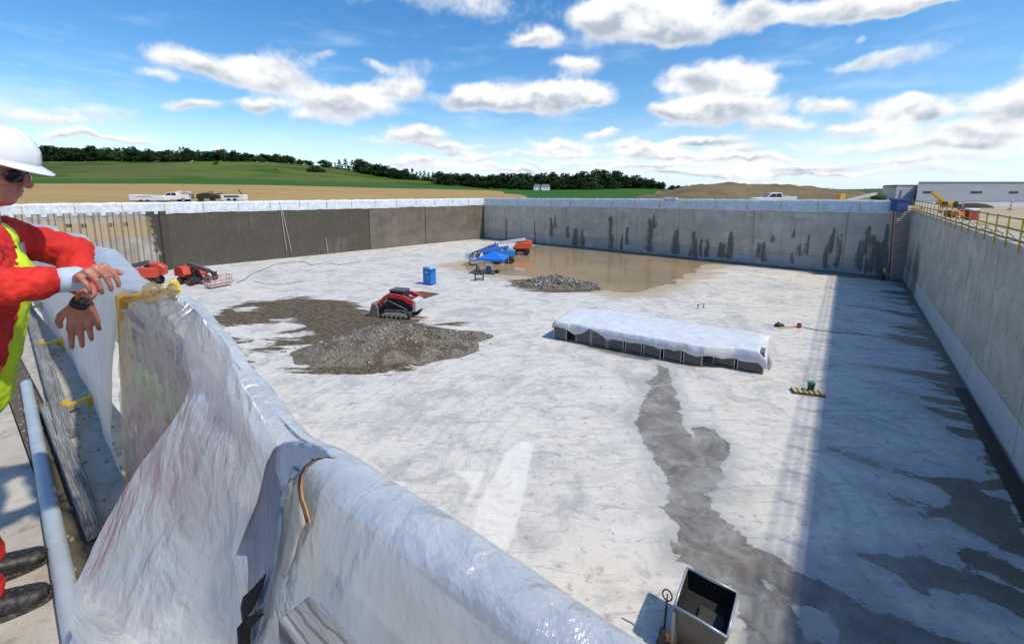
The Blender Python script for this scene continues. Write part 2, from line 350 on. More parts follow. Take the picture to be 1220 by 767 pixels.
base = t.mix(t.ramp(n_fin, .44, .3, 0, .65), base, (.74, .73, .71))
base = t.mix(t.math('MULTIPLY', t.ramp(t.noise(co, .21, 5, .6), .57, .72), .5), base, (.46, .38, .27))
# wheel tracks: long swirling bands of tread marks
wv = t.n('ShaderNodeTexWave', wave_type='RINGS', rings_direction='SPHERICAL'); t.set(wv.inputs['Vector'], t.vadd(co, (-9., -17., 10.85))); wv.inputs['Scale'].default_value = .32; wv.inputs['Distortion'].default_value = 5.5; wv.inputs['Detail'].default_value = 3; wv.inputs['Detail Scale'].default_value = .35
tread = t.n('ShaderNodeTexWave', wave_type='BANDS', bands_direction='DIAGONAL'); t.set(tread.inputs['Vector'], rotc); tread.inputs['Scale'].default_value = 3.3; tread.inputs['Distortion'].default_value = 2.5
trk = t.math('MULTIPLY', t.ramp(wv.outputs['Fac'], .72, .93), t.ramp(t.noise(co, .13, 3, .5), .44, .56))
base = t.mix(t.math('MULTIPLY', trk, t.ramp(tread.outputs['Fac'], .35, .75, .08, .42)), base, (.36, .385, .42))
wht = t.ramp(t.math('ADD', t.attr('white'), t.math('MULTIPLY', t.math('SUBTRACT', n_fin, .5), .8)), -.05, .12)
base = t.mix(t.math('MULTIPLY', wht, t.ramp(n_fin, .35, .6, .95, .6)), base, (.76, .74, .69))
# sand and silt round the pond
snd = t.ramp(t.math('ADD', t.attr('pond'), t.math('MULTIPLY', t.math('SUBTRACT', t.noise(strc, .7, 6, .7, .8), .5), 11)), -3.2, -.2)
base = t.mix(t.math('MULTIPLY', snd, .85), base, t.mix(n_fin, (.46, .36, .23), (.36, .28, .17)))
# wet
wn = t.math('MULTIPLY', t.math('SUBTRACT', t.noise(co, 1.1, 8, .68, .3), .5), 1.15)
wn2 = t.math('MULTIPLY', t.math('SUBTRACT', t.noise(strc, .8, 6, .65, .3), .5), 1.0)
wmask = t.ramp(t.math('ADD', t.attr('wet'), t.math('ADD', wn, wn2)), -.03, .05)
damp = t.ramp(t.math('ADD', t.attr('wet'), t.math('ADD', wn, wn2)), -1.1, .03, 0, .55)
base = t.mix(damp, base, (.33, .34, .33))
olive_shade = t.attr('olive_shade')
wcol = t.mix(t.ramp(t.noise(co, .9, 8, .72, .6), .3, .7), (.13, .12, .105), (.33, .32, .30)); wcol = t.mix(t.ramp(t.noise(co, .35, 5, .7), .5, .68, 0, .6), wcol, (.17, .13, .09))
wcol = t.mix(t.math('MULTIPLY', olive_shade, .8), wcol, t.mix(n_fin, (.075, .078, .055), (.12, .12, .085)))  # darker olive towards the right wall: wet colour with the wall's shade painted in
base = t.mix(wmask, base, wcol)
# mud
mn = t.math('ADD', t.math('MULTIPLY', t.math('SUBTRACT', t.noise(strc, .45, 7, .7, .9), .5), 10.5), t.math('MULTIPLY', t.math('SUBTRACT', n_fin, .5), .8))
mmask = t.ramp(t.math('ADD', t.attr('mud'), mn), -.12, .12)
base = t.mix(mmask, base, t.mix(t.ramp(n_fin, .35, .65), (.055, .040, .024), (.17, .135, .092)))
t.set(b.inputs['Base Color'], base)
rg = t.ramp(wmask, 0, 1, .8, .3); rg = t.math('ADD', rg, t.math('MULTIPLY', mmask, .5), clamp=True)
t.set(b.inputs['Roughness'], t.math('ADD', rg, t.math('MULTIPLY', t.math('SUBTRACT', n_fin, .5), .25), clamp=True))
b.inputs['Specular IOR Level'].default_value = .35
hb = t.math('ADD', t.math('MULTIPLY', n_fin, .5), t.math('MULTIPLY', t.math('SUBTRACT', 1, wmask), t.math('ADD', t.math('MULTIPLY', n_str, .6), t.math('MULTIPLY', t.math('MULTIPLY', trk, tread.outputs['Fac']), .25))))
t.set(b.inputs['Normal'], t.bump(hb, t.math('ADD', .28, t.math('MULTIPLY', mmask, .7)), .1))
cr = np.clip((VV-42)/30+.15*vn(GX*.08, GY*.08, 15), 0, 1)*.85+np.clip(1-np.hypot((GX-P(700,700).x)/6, (GY-P(700,700).y)/5), 0, 1)*.7
fl = meshobj('pit_floor', vt, fc, m, attrs={k: a.ravel()[used] for k, a in dict(wet=wet, mud=np.maximum(mud, mud2), pond=pd, white=white, cream=cr, olive_shade=np.clip(1-(dR-1)/7, 0, 1)).items()})
tag(fl, kind='structure')
# ---------------- pond water
m, t, b = newmat('muddy_water')
co = t.coord(); 
t.set(b.inputs['Base Color'], t.mix(t.ramp(t.noise(co, .07, 3, .6), .35, .65), (.40, .28, .145), (.30, .225, .125))); b.inputs['Roughness'].default_value = .04
b.inputs['Specular IOR Level'].default_value = .75; b.inputs['IOR'].default_value = 1.36
t.set(b.inputs['Normal'], t.bump(t.noise(t.coord((1, .35, 1)), 1.3, 3, .5), .035, .05))
pu = [UV(q) for q in pond]; pmb = MB(); cxp = sum(q[0] for q in pond)/len(pond); cyp = sum(q[1] for q in pond)/len(pond)
pmb.add([(cxp+(x-cxp)*1.12, cyp+(y-cyp)*1.12, PIT-.03) for x, y in pond], [tuple(range(len(pond)))])
tag(pmb.build('pond_water', m), kind='structure')

# ---------------- walls
def wall_mat(name, c0, c1, streak, rustband=0., wetcol=(.035, .032, .026), joint=6.1, bandz=2.3, bandcol=(.42, .43, .44), bandamt=.6):
    m, t, b = newmat(name); co = t.coord()
    nb = t.noise(t.coord((.22, .22, .4)), 1., 6, .7); ns = t.noise(t.coord((1.2, 1.2, .10)), 1., 6, .7, .3); nf = t.noise(co, 2.2, 7, .72, .3)
    c = t.mix(t.ramp(nb, .3, .7), c0, c1); c = t.mix(t.ramp(ns, .5, .72, 0, streak), c, tuple(x*.5 for x in c0))
    c = t.mix(t.ramp(ns, .42, .28, 0, streak*.7), c, tuple(min(x*1.45, .7) for x in c1)); c = t.mix(t.ramp(nf, .55, .75, 0, .35), c, tuple(x*.6 for x in c0))
    sp = t.n('ShaderNodeSeparateXYZ'); t.set(sp.inputs[0], co)
    zz = t.math('ADD', sp.outputs[2], t.math('MULTIPLY', t.math('SUBTRACT', t.noise(t.coord((.5, .5, .5)), 1, 5, .6), .5), .35))
    c = t.mix(t.math('MULTIPLY', t.ramp(zz, bandz+.03, bandz-.05), bandamt), c, t.mix(nf, bandcol, tuple(x*.7 for x in bandcol)))
    bl = t.math('ABSOLUTE', t.math('SUBTRACT', sp.outputs[2], bandz)); c = t.mix(t.ramp(bl, .06, .015, 0, .55), c, (.09, .088, .08))
    jx = t.math('ABSOLUTE', t.math('SUBTRACT', t.math('PINGPONG', sp.outputs[0], joint), 0.)); c = t.mix(t.ramp(jx, .055, .015, 0, .75), c, (.08, .078, .07))
    # form-tie holes / pour line
    gr = t.math('ABSOLUTE', t.math('SUBTRACT', t.math('PINGPONG', t.math('ADD', sp.outputs[2], .4), 1.55), 0.)); c = t.mix(t.ramp(gr, .03, .008, 0, .22), c, (.1, .1, .1)); hx = t.math('ABSOLUTE', t.math('SUBTRACT', t.math('FRACT', t.math('DIVIDE', sp.outputs[0], 1.53)), .5)); hz_n = t.math('ABSOLUTE', t.math('SUBTRACT', t.math('FRACT', t.math('DIVIDE', sp.outputs[2], 1.55)), .5)); hh = t.math('ADD', t.math('POWER', hx, 2), t.math('POWER', hz_n, 2)); c = t.mix(t.ramp(hh, .0022, .0012, 0, .7), c, (.07, .065, .06)); pt_ = t.ramp(t.noise(t.coord((.33, .33, .5)), 1.3, 2, .3), .60, .63, 0, .25); c = t.mix(pt_, c, tuple(x*1.4 for x in c1))
    wa = t.attr('wet'); drip = t.noise(t.coord((2.6, 2.6, .22)), 1., 6, .7, .5); wm = t.ramp(t.math('ADD', wa, t.math('ADD', t.math('MULTIPLY', t.math('SUBTRACT', drip, .5), 3.6), t.math('MULTIPLY', t.math('SUBTRACT', nf, .5), 1.6))), -.05, .55)
    c = t.mix(t.math('MULTIPLY', wm, t.ramp(nf, .3, .7, .92, .65)), c, t.mix(nf, wetcol, tuple(x*2. for x in wetcol)))
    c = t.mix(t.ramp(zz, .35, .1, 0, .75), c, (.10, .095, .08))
    t.set(b.inputs['Base Color'], c); t.set(b.inputs['Roughness'], t.ramp(wm, 0, 1, .85, .5))
    t.set(b.inputs['Normal'], t.bump(t.math('ADD', nf, t.math('MULTIPLY', ns, .6)), .35, .05)); return m
def wall(name, label, p, q, t0, t1, m, thick=.55, wetf=None, relief=None, step=.33, top_at=None):
    p = Vector(p); q = Vector(q); L = (q-p).length; ang = math.atan2(q.y-p.y, q.x-p.x)
    nx = max(int(L/step), 2); nz = 28; X = np.linspace(0, L, nx); hz_ = (t0+(t1-t0)*X/L)-PIT
    K = np.linspace(-.03, 1, nz); XX = np.repeat(X[:, None], nz, 1); ZZ = hz_[:, None]*K[None, :]
    YY = np.zeros_like(XX)+.015*vn(XX*.5, ZZ*.5, 6, 3) if relief is None else relief(XX, ZZ)
    V = np.stack([XX, YY, ZZ], -1).reshape(-1, 3); F_ = gridfaces(nx, nz)[:, ::-1].tolist()
    n0 = len(V); top = np.arange(nx)*nz+nz-1; bk = []
    ex = np.stack([X, np.full(nx, thick), hz_], 1); eb = np.stack([X, np.full(nx, thick), np.full(nx, -.3)], 1)
    V = np.concatenate([V, ex, eb]); 
    for i in range(nx-1):
        F_.append([int(top[i]), int(top[i+1]), n0+i+1, n0+i]); F_.append([n0+i, n0+i+1, n0+nx+i+1, n0+nx+i])
    F_.append([int(i) for i in range(0, nz)]+[n0, n0+nx]); F_.append([n0+nx-1]+[int((nx-1)*nz+i) for i in range(nz-1, -1, -1)]+[n0+2*nx-1])
    wa = wetf(XX, ZZ) if wetf else np.full(XX.shape, -3.)
    wa = np.concatenate([wa.ravel(), np.full(2*nx, -3.)])
    o = meshobj(name, V, F_, m, smooth=False, attrs={'wet': wa}); o.location = p; o.rotation_euler = (0, 0, ang)
    tag(o, label, 'wall'); return o
def along(p, q, px, py):                                # pixel on a vertical wall -> (x along, z)
    p = Vector(p); q = Vector(q); a, f, d = ray(px, py); dx, dy = q.x-p.x, q.y-p.y; L = math.hypot(dx, dy)
    det = a*(-dy)+f*dx; tt = (p.x*(-dy)+p.y*dx)/det; X_ = a*tt; Y_ = f*tt
    return ((X_-p.x)*dx+(Y_-p.y)*dy)/L, EYE+d*tt-PIT
# back wall stains: px, top, bottom, half width
stains = [(603,262,285,1),(637,264,288,1.2),(657,261,280,2.5),(662,258,270,1.5),(677,270,282,1.5),(686,274,292,5),(694,276,292,2),(728,260,296,3),(748,272,290,2),(741,282,296,1.5),(775,262,298,5),(779,258,270,2),
 (806,276,300,5),(827,278,304,3.5),(836,288,304,2),(843,288,304,3),(858,290,304,4),(871,278,306,4),(864,292,305,3),(905,292,306,3.5),(911,290,310,4),(920,282,287,2),(946,276,281,1.5),(955,292,302,2),(963,282,301,1.6),(944,302,312,1.5),
 (988,284,318,2.5),(993,276,300,3),(1002,280,300,2),(998,300,316,4),(1026,288,319,5),(1033,272,300,4),(1041,284,318,6),(1050,290,320,7),(1040,302,322,12),(830,286,306,2),(1058,270,330,3.5)]
sw = [(along(B, C, x, a), along(B, C, x, c), along(B, C, x+hw, a)[0]-along(B, C, x, a)[0]) for x, a, c, hw in stains]
def back_wet(X, Z):
    o = np.full(X.shape, -3.)
    for (x0, z0), (x1, z1), hw in sw:
        tt = np.clip((z0-Z)/(z0-z1), 0, 1); cx = x0+.35*vn(Z*.35+x0, Z*0+x0, 3); dd = np.hypot((X-cx)/(hw*(.55+.7*tt)+.12), np.maximum(0, np.maximum(Z-z0, z1-Z))/.5); o = np.maximum(o, 1-dd)
    return o
mback = wall_mat('back_wall_concrete', (.44, .385, .305), (.57, .515, .43), .45, joint=6.1)
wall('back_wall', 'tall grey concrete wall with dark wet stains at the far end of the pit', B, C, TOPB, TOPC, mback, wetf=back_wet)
def right_wet(X, Z): return np.where(Z < 6.5, -.30+.8*vn(X*.25, Z*.12, 9)-np.abs(Z-3.2)*.12+.9*np.exp(-((X-9)/7)**2), -.8)
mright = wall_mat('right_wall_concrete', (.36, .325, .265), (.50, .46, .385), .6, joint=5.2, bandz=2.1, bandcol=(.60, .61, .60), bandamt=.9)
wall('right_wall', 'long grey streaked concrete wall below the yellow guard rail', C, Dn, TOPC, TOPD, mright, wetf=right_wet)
# left wall: dark wet concrete + bare sheet piles
xs_, _ = along(A, B, 203, 300); Ls = (B-A).length; PS = A+(B-A)*(xs_/Ls); PS.z = PIT; TOPS = TOPA+(TOPB-TOPA)*xs_/Ls
Lw = (B-PS).length; x440 = along(PS, B, 440, 270)[0]; x507 = along(PS, B, 507, 270)[0]; x400 = along(PS, B, 400, 270)[0]
def left_wet(X, Z):
    k = np.where(X < x440, 1.5, np.where(X < x507, .12, -.05)); k = k-.9*np.exp(-((X-x400)/3.5)**2)*(Z < 3)+.25*vn(X*.12, Z*.3, 13)
    k = np.where((X > x440) & (Z < 2.4), k-.25, k); return k*.75-.15+.5*vn(X*.22, Z*.22, 17, 4)
mleft = wall_mat('left_wall_concrete', (.115, .094, .068), (.18, .15, .11), .35, joint=200, bandz=2.4, bandcol=(.2, .19, .17), bandamt=.35, wetcol=(.038, .031, .020))
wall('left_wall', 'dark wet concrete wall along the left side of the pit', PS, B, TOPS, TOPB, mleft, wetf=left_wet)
for xx in (x440, x507, Lw-.3):
    jm = MB(); jm.box((xx, -.012, 4.3), (.16, .05, 8.6)); jo = jm.build('joint', mat('joint_dark', (.03, .028, .024), .8), None)
    wobj = bpy.data.objects['left_wall']; jo.parent = wobj
def pile_rel(X, Z):
    ph = (X % 1.45)/1.45; tz = np.clip(np.minimum(np.abs(ph-.5)*2, 1), 0, 1); prof = np.clip((tz-.28)/.26, 0, 1)
    return -.30*prof+.03*vn(X*.8, Z*.3, 3)+np.where(Z > 8.5, -.05, 0)
m, t, b = newmat('sheet_pile_steel'); co = t.coord(); sp = t.n('ShaderNodeSeparateXYZ'); t.set(sp.inputs[0], co)
ns = t.noise(t.coord((1.6, 1.6, .12)), 1., 6, .7, .3); nf = t.noise(co, 1.6, 7, .72); nb = t.noise(t.coord((.35, .35, .35)), 1, 4, .6)
c = t.mix(t.ramp(nb, .3, .7), (.30, .27, .22), (.46, .42, .35)); c = t.mix(t.ramp(ns, .48, .7, 0, .7), c, (.19, .15, .10)); c = t.mix(t.ramp(nf, .5, .75, 0, .5), c, (.50, .47, .41))
hb_ = t.math('ADD', sp.outputs[2], t.math('MULTIPLY', t.math('SUBTRACT', nb, .5), 1.2))
c = t.mix(t.math('MULTIPLY', t.math('MULTIPLY', t.ramp(hb_, 5.1, 5.6), t.ramp(hb_, 8.1, 7.7)), .6), c, t.mix(ns, (.42, .25, .085), (.50, .36, .18)))
gx = t.math('ABSOLUTE', t.math('SUBTRACT', t.math('FRACT', t.math('DIVIDE', sp.outputs[0], 1.45)), .12)); c = t.mix(t.ramp(gx, .06, .015, 0, .8), c, (.05, .045, .035))
wm = t.ramp(t.math('ADD', t.attr('wet'), t.math('MULTIPLY', t.math('SUBTRACT', t.noise(co, .5, 6, .7), .5), 2.2)), -.15, .2); c = t.mix(wm, c, t.mix(nf, (.035, .032, .026), (.09, .08, .06)))
t.set(b.inputs['Base Color'], c); b.inputs['Roughness'].default_value = .85; t.set(b.inputs['Normal'], t.bump(nf, .3, .05))
pw = wall('sheet_pile_wall', 'tan corrugated sheet pile wall with stencilled marks, behind the man in red', A, PS, TOPA, TOPS, m, relief=pile_rel, step=.12, wetf=lambda X, Z: (X-xs_)/2.2+1.0+.35*vn(Z*.4, X*.1, 2))
# stencilled marks on every second pile
mk = mat('stencil_paint', (.03, .028, .025), .8, bump=0)
for px, py, s_ in ((78, 268, 'S8'), (102, 268, '33'), (130, 267, '21'), (152, 266, '15'), (175.5, 266, '12')):
    x_, z_ = along(A, PS, px, py); x_ = (round(x_/1.45))*1.45 if True else x_
    cu = bpy.data.curves.new('stencil_mark', 'FONT'); cu.body = s_; cu.size = .62; cu.align_x = 'CENTER'; cu.extrude = .004; cu.offset = .014; cu.space_character = .95
    to = bpy.data.objects.new('tmp', cu); COL.objects.link(to); bpy.context.view_layer.update()
    me = bpy.data.meshes.new_from_object(to.evaluated_get(bpy.context.evaluated_depsgraph_get())); bpy.data.objects.remove(to)
    me.materials.clear(); me.materials.append(mk); mo = bpy.data.objects.new('stencil_mark', me); COL.objects.link(mo); mo.parent = pw
    mo.location = (x_, -.345, z_-.3); mo.rotation_euler = (R(90), 0, 0)
# near wall (below the walkway)
nm = MB(); Ln = (A-Dn).length
nm.box((0, 0, 0), (Ln, .5, -PIT-.06), M=Matrix.Translation(W((UA+UR)/2, VN-.25, (PIT-.06)/2)) @ Matrix.Rotation(UANG, 4, 'Z'))
tag(nm.build('near_wall', mat('near_concrete', (.30, .29, .26), .85, scale=.8)), 'concrete wall under the near walkway', 'wall')

# ================================================================ GROUND AND HILLS
cen = (A+B+C+Dn)/4
NA = 900; ths = np.linspace(0, 2*math.pi, NA, endpoint=False)
def outline(th, off):
    dx, dy = math.cos(th), math.sin(th); best = 1e9; pts = [A, B, C, Dn]
    for i in range(4):
        p, q = pts[i], pts[(i+1) % 4]; ex, ey = q.x-p.x, q.y-p.y; det = dx*(-ey)+dy*ex
        if abs(det) < 1e-9: continue
        rx, ry = p.x-cen.x, p.y-cen.y; s_ = (rx*(-ey)+ry*ex)/det; k_ = (dx*ry-dy*rx)/det
        if s_ > 0 and -.001 <= k_ <= 1.001: best = min(best, s_)
    return best+off
r0 = np.array([outline(a, .3) for a in ths])
offs = np.concatenate([[0, .4, 1, 2, 3.5, 6, 9, 13, 18, 24, 30, 38, 46, 55, 65, 76, 88, 100, 115, 130, 145, 160], np.arange(175, 460, 14), np.arange(470, 800, 24), [850, 920, 1000, 1150, 1350, 1600, 2000, 2600, 3500, 5000, 8000]])
PX = cen.x+(r0[:, None]+offs[None, :])*np.cos(ths)[:, None]; PY = cen.y+(r0[:, None]+offs[None, :])*np.sin(ths)[:, None]
def prof(X, fw):      # terrain height: photo column X, metres ahead fw
    # columns: list of (fw, row)
    cols = {-400: [(60,238.),(220,219.),(300,215.),(500,192.),(700,196)], 60: [(66,238.),(230,219.),(300,214.),(500,192.5),(700,196)], 200: [(75,238.),(230,219.),(300,214.5),(500,192.5),(700,195)], 330: [(82,238.),(240,221),(320,216),(500,193),(700,196)],
            400: [(90,238),(250,222.5),(330,218),(500,200),(700,200)], 450: [(96,238),(260,224),(340,220),(500,208),(700,207)], 520: [(105,238),(270,225.5),(350,222),(500,216),(700,215)], 580: [(112,238),(280,226.8),(360,225),(500,223),(700,222)],
            640: [(108,237.5),(290,231),(360,227),(420,226),(700,226)], 780: [(95,238.5),(200,233),(300,229.5),(420,226.2),(700,226)], 1000: [(68,241),(100,238),(200,234),(400,229),(700,227.2)], 1080: [(64,252),(90,247),(150,246),(400,232),(700,228.)], 1300: [(50,258),(90,248.5),(150,247),(400,232),(700,228.)], 2500: [(50,258),(90,248.5),(150,247),(400,232),(700,228)]}
    ks = sorted(cols); n = 5; tabf = np.array([[c[0] for c in cols[k]] for k in ks], float); taby = np.array([[c[1] for c in cols[k]] for k in ks], float)
    zt = np.array([[KZ(y, f) for f, y in zip(rf, ry)] for rf, ry in zip(tabf, taby)])
    Xc = np.clip(X, ks[0], ks[-1]); out = np.zeros(X.shape)
    F = np.stack([np.interp(Xc, ks, tabf[:, i]) for i in range(n)]); Z = np.stack([np.interp(Xc, ks, zt[:, i]) for i in range(n)])
    out = np.where(fw <= F[0], Z[0], 0)
    for i in range(n-1):
        s_ = np.clip((fw-F[i])/(F[i+1]-F[i]), 0, 1); sm = s_ if i != 2 else s_*.55+.45*s_*s_*(3-2*s_)
        out = np.where((fw > F[i]) & (fw <= F[i+1]), Z[i]+(Z[i+1]-Z[i])*sm, out)
    out = np.where(fw > F[-1], Z[-1]-(Z[-1]+4)*np.clip((fw-F[-1])/1500, 0, 1), out)
    return out, F
rr = np.hypot(PX, PY); az = np.arctan2(PX, PY); azc = np.clip(az, -R(62), R(62)); Xpx = CX+FPX*np.tan(azc)*.995; fw = rr*np.cos(azc)
Zp, Fk = prof(Xpx, fw)
zb = -1.45+0*PX; nearv = (PX-OX)*NX+(PY-OY)*NY
blend = np.clip((offs[None, :]-2)/40, 0, 1)*np.clip((np.cos(az)+.1)/.5, 0, 1)
edge = np.where(nearv < 1, -.06, -1.55)
edge = np.where((nearv >= 1) & (PX > 20) & (PY < 62), -1.42, edge)
GZ = edge*(1-blend)+Zp*blend+.12*vn(PX*.05, PY*.05, 30, 4)*np.clip(offs[None, :]/20, 0, 1)+np.where(fw > Fk[2], 2.2*vn(PX*.013, PY*.013, 31, 3), 0)*np.clip((fw-Fk[2])/80, 0, 1)
tanz = np.clip((Fk[1]-fw)/8, -1, 1); tanz = np.where(Xpx > 780, 1, tanz); tanz = np.where((Xpx > 600) & (Xpx <= 780), np.clip(-1+(Xpx-745)/18*np.clip((170-fw)/40, 0, 1)*1.6, -1, 1), tanz)
tanz = np.where((Xpx > 600) & (Xpx < 640) & (fw < 200), np.clip((632-Xpx)/8-(fw-110)/60, -1, 1), tanz)
tanz = np.where((Xpx > 780) & (fw > 330), -1, tanz)
site = np.where(Xpx > 1000, 1., 0)*(fw < 330)
m, t, b = newmat('fields'); co = t.coord(); nf = t.noise(co, .35, 7, .7); nb = t.noise(co, .018, 5, .6, .5); hills = t.noise(t.coord((.35, 1, 1), rot=(0, 0, R(20))), .03, 5, .6)
g = t.mix(t.ramp(hills, .38, .6), (.042, .085, .012), (.10, .155, .022)); g = t.mix(t.ramp(nb, .48, .60, 0, .8), g, (.115, .125, .038)); g = t.mix(t.ramp(nf, .5, .7, 0, .5), g, (.028, .055, .012))
low = t.attr('low'); g = t.mix(t.math('MULTIPLY', low, .85), g, t.mix(nf, (.028, .095, .014), (.045, .13, .02)))
g = t.mix(t.math('MULTIPLY', t.attr('brown'), .6), g, (.115, .10, .05))
tn = t.mix(t.ramp(t.noise(t.coord((.06, .6, 1), rot=(0, 0, R(-35))), .25, 6, .65), .3, .7), (.34, .225, .085), (.42, .295, .125)); tn = t.mix(t.ramp(nf, .45, .75, 0, .5), tn, (.27, .18, .07))
sd = t.mix(t.ramp(t.noise(co, .2, 7, .7), .35, .65), (.36, .28, .17), (.46, .38, .26)); sd = t.mix(t.ramp(nf, .55, .7, 0, .6), sd, (.30, .23, .14))
tn = t.mix(t.attr('site'), tn, sd)
msk = t.ramp(t.math('ADD', t.attr('tan'), t.math('MULTIPLY', t.math('SUBTRACT', nb, .5), .2)), -.08, .08)
t.set(b.inputs['Base Color'], t.mix(msk, g, tn)); b.inputs['Roughness'].default_value = .95; b.inputs['Specular IOR Level'].default_value = .1
t.set(b.inputs['Normal'], t.bump(nf, .5, .3))
brown = np.exp(-((Xpx-150)/60)**2)*np.exp(-((fw-400)/40)**2)
gr_ = meshobj('ground', np.stack([PX, PY, GZ], -1).reshape(-1, 3), gridfaces(NA, len(offs), True)[:, ::-1], m, attrs=dict(tan=tanz, low=np.clip(1-(fw-Fk[2])/25, 0, 1)*1.0+((Xpx > 600)*(fw > 150)), site=site, brown=brown))
tag(gr_, kind='structure')
def ground_z(x, y):
    a_ = max(min(math.atan2(x, y), R(62)), -R(62)); X_ = np.array([CX+FPX*math.tan(a_)*.995]); f_ = np.array([math.hypot(x, y)*math.cos(a_)])
    return float(prof(X_, f_)[0][0])
# ================================================================ BARRIERS UNDER PLASTIC (wall tops)
m, t, b = newmat('plastic_sheeting'); co = t.coord()
n1 = t.noise(t.coord((1, 1, .5)), 2.2, 6, .65, .8); n2 = t.noise(co, .7, 4, .6)
t.set(b.inputs['Base Color'], t.mix(t.ramp(n1, .35, .65), (.50, .54, .58), (.70, .72, .73))); b.inputs['Roughness'].default_value = .32
t.set(b.inputs['Normal'], t.bump(t.math('ADD', n1, n2), .8, .12)); M_sheet = m
m, t, b = newmat('wavy_rail_paint')
M_yel = mat('yellow_paint', (.70, .42, .03), .45, var=.12, dirt=(.25, .16, .06), dirtamt=.4, bump=.05)
M_blk = mat('black_rubber', (.02, .02, .022), .6, var=.2)
M_steel = mat('galvanised_steel', (.42, .43, .44), .4, .7, var=.15)
M_dsteel = mat('dark_steel', (.045, .047, .05), .5, .3, var=.2)
M_wood = mat('weathered_wood', (.27, .23, .18), .85, var=.35, stretch=(1, 9, 9), scale=3, bump=.5, bdist=.003)
M_wood2 = mat('fresh_lumber', (.52, .38, .22), .75, var=.25, stretch=(1, 8, 8), scale=2)
def barrier(name, label, p, q, t0, t1, h, skip=(), seedv=0):
    p = Vector(p); q = Vector(q); L = math.hypot(q.x-p.x, q.y-p.y); root = thing(name, label, 'barrier', (p.x, p.y, t0), math.atan2(q.y-p.y, q.x-p.x))
    nx = int(L/.25); X = np.linspace(.1, L-.1, nx); slope = (t1-t0)/L
    prof_ = [(-.10, -.38), (-.13, -.10), (-.07, .25), (-.05, .62), (-.03, .70), (-.05, 1.0), (-.02, h), (.10, h+.03), (.30, h-.02), (.42, .6), (.58, .02)]
    XX = np.repeat(X[:, None], len(prof_), 1); yy = np.array([a for a, _ in prof_])[None, :]; zz = np.array([c for _, c in prof_])[None, :]
    wv = vn(XX*.45, zz*.8+np.zeros_like(XX), seedv, 4, .6)
    sag = np.abs(np.sin(XX*math.pi/2.44))
    Y = yy+.07*wv*np.where(zz > 1.2, .3, 1); Z = zz+slope*XX+np.where(zz < -.2, .16*vn(XX*.3, XX*0, seedv+3, 3)-.05*sag, 0)+np.where(zz > h-.1, -.05*sag+.04*vn(XX*.6, XX*0, seedv+5), 0)
    # crumpled sheet, both faces
    meshobj('plastic_sheet', np.stack([XX, Y, Z], -1).reshape(-1, 3), gridfaces(nx, len(prof_)), M_sheet, root)
    k = 1.2
    while k < L-1:
        z_ = slope*k; pm = MB(); pm.box((k, -.16, z_+.42), (.07, .05, 1.3)); pm.box((k, -.0, z_+h+.06), (.06, .3, .04)); pm.build('post', M_yel, root); k += 2.44*2
    return root
barrier('wrapped_barrier', 'white plastic wrapped barrier along the top of the left wall', A, B, TOPA, TOPB, 1.38, seedv=2)
barrier('wrapped_barrier', 'white plastic wrapped barrier along the top of the far back wall', B, C+(B-C).normalized()*1.5, TOPB, TOPC, 1.42, seedv=9)
# concrete deck edge cap + guard rail on the right wall
dr = (Dn-C); Lr = dr.length; angr = math.atan2(dr.y, dr.x)
capm = MB(); capm.box((Lr/2, .75, .02), (Lr, 1.62, .22)); cp = capm.build('wall_cap', mat('cap_concrete', (.42, .41, .38), .85, scale=.9, var=.25, dirt=(.2, .19, .17)), None, .02)
cp.location = (C.x, C.y, TOPC+.04); cp.rotation_euler = (0, 0, angr); tag(cp, 'pale concrete cap along the top of the right wall', 'wall cap')
gr = thing('guard_rail', 'yellow guard rail with posts running along the top of the right wall', 'guard rail', (C.x, C.y, TOPC+.15), angr)
x_ = 1.1; 
while x_ < Lr-2:
    pm = MB(); pm.box((x_, -.10, .50), (.08, .06, 1.75)); pm.box((x_, .13, .03), (.07, .45, .05)); pm.beam((x_, -.06, .5), (x_, .32, .04), .045)
    pm.build('post', M_yel, gr); x_ += 2.35
M_rail = mat('rail_dark', (.20, .15, .055), .6, var=.3, bump=.1)
for zz, mm in ((1.28, M_rail), (.72, M_rail), (.18, M_rail)):
    rm = MB(); nseg = int(Lr/2.35)
    for k in range(nseg):
        a0 = .8+k*2.35; sgz = .03*rnd.uniform(-1, 1); rm.beam((a0, -.05, zz+sgz), (a0+2.5, -.05, zz+.03*rnd.uniform(-1, 1)), .045, .07 if zz > .2 else .12)
    rm.build('rail', mm, gr)
# ================================================================ LADDER STAIR in the far right corner
fw_l = C.y-.9
lp = P(1068, 333); lt = PD(1079, 247, lp.y*1.0)
lad = thing('access_ladder', 'tall steel ladder with pink side rails in the far right corner of the pit', 'ladder', (lp.x, lp.y, PIT), 0)
M_step = mat('step_pale', (.55, .53, .53), .5)
M_pink = mat('pink_rail', (.62, .20, .17), .5, var=.15)
top = Vector((lt.x-lp.x, -.0, lt.z-PIT)); top.y = .25
wv_ = 2.0; Llad = top.length; base_y = -.35
sx = top.x/Llad
def lpt(s_, k): return Vector((k+top.x*s_, base_y+(top.y-base_y)*s_, top.z*s_))
for k in (-wv_/2, wv_/2):
    lm = MB(); lm.beam(lpt(0, k), lpt(1, k), .15, .16); lm.build('side_rail', M_pink, lad)
n_r = 34
for i in range(n_r):
    s_ = (i+.6)/n_r; rm = MB(); a_ = lpt(s_, -wv_/2); c_ = lpt(s_, wv_/2); rm.beam(a_, c_, .26, .12); rm.build('step', M_step, lad)
bk = MB()
for i in range(9):
    s_ = i/8; a_ = lpt(s_, -wv_/2)+Vector((0, .42, 0)); c_ = lpt(s_, wv_/2)+Vector((0, .42, 0)); bk.beam(a_, c_, .05)
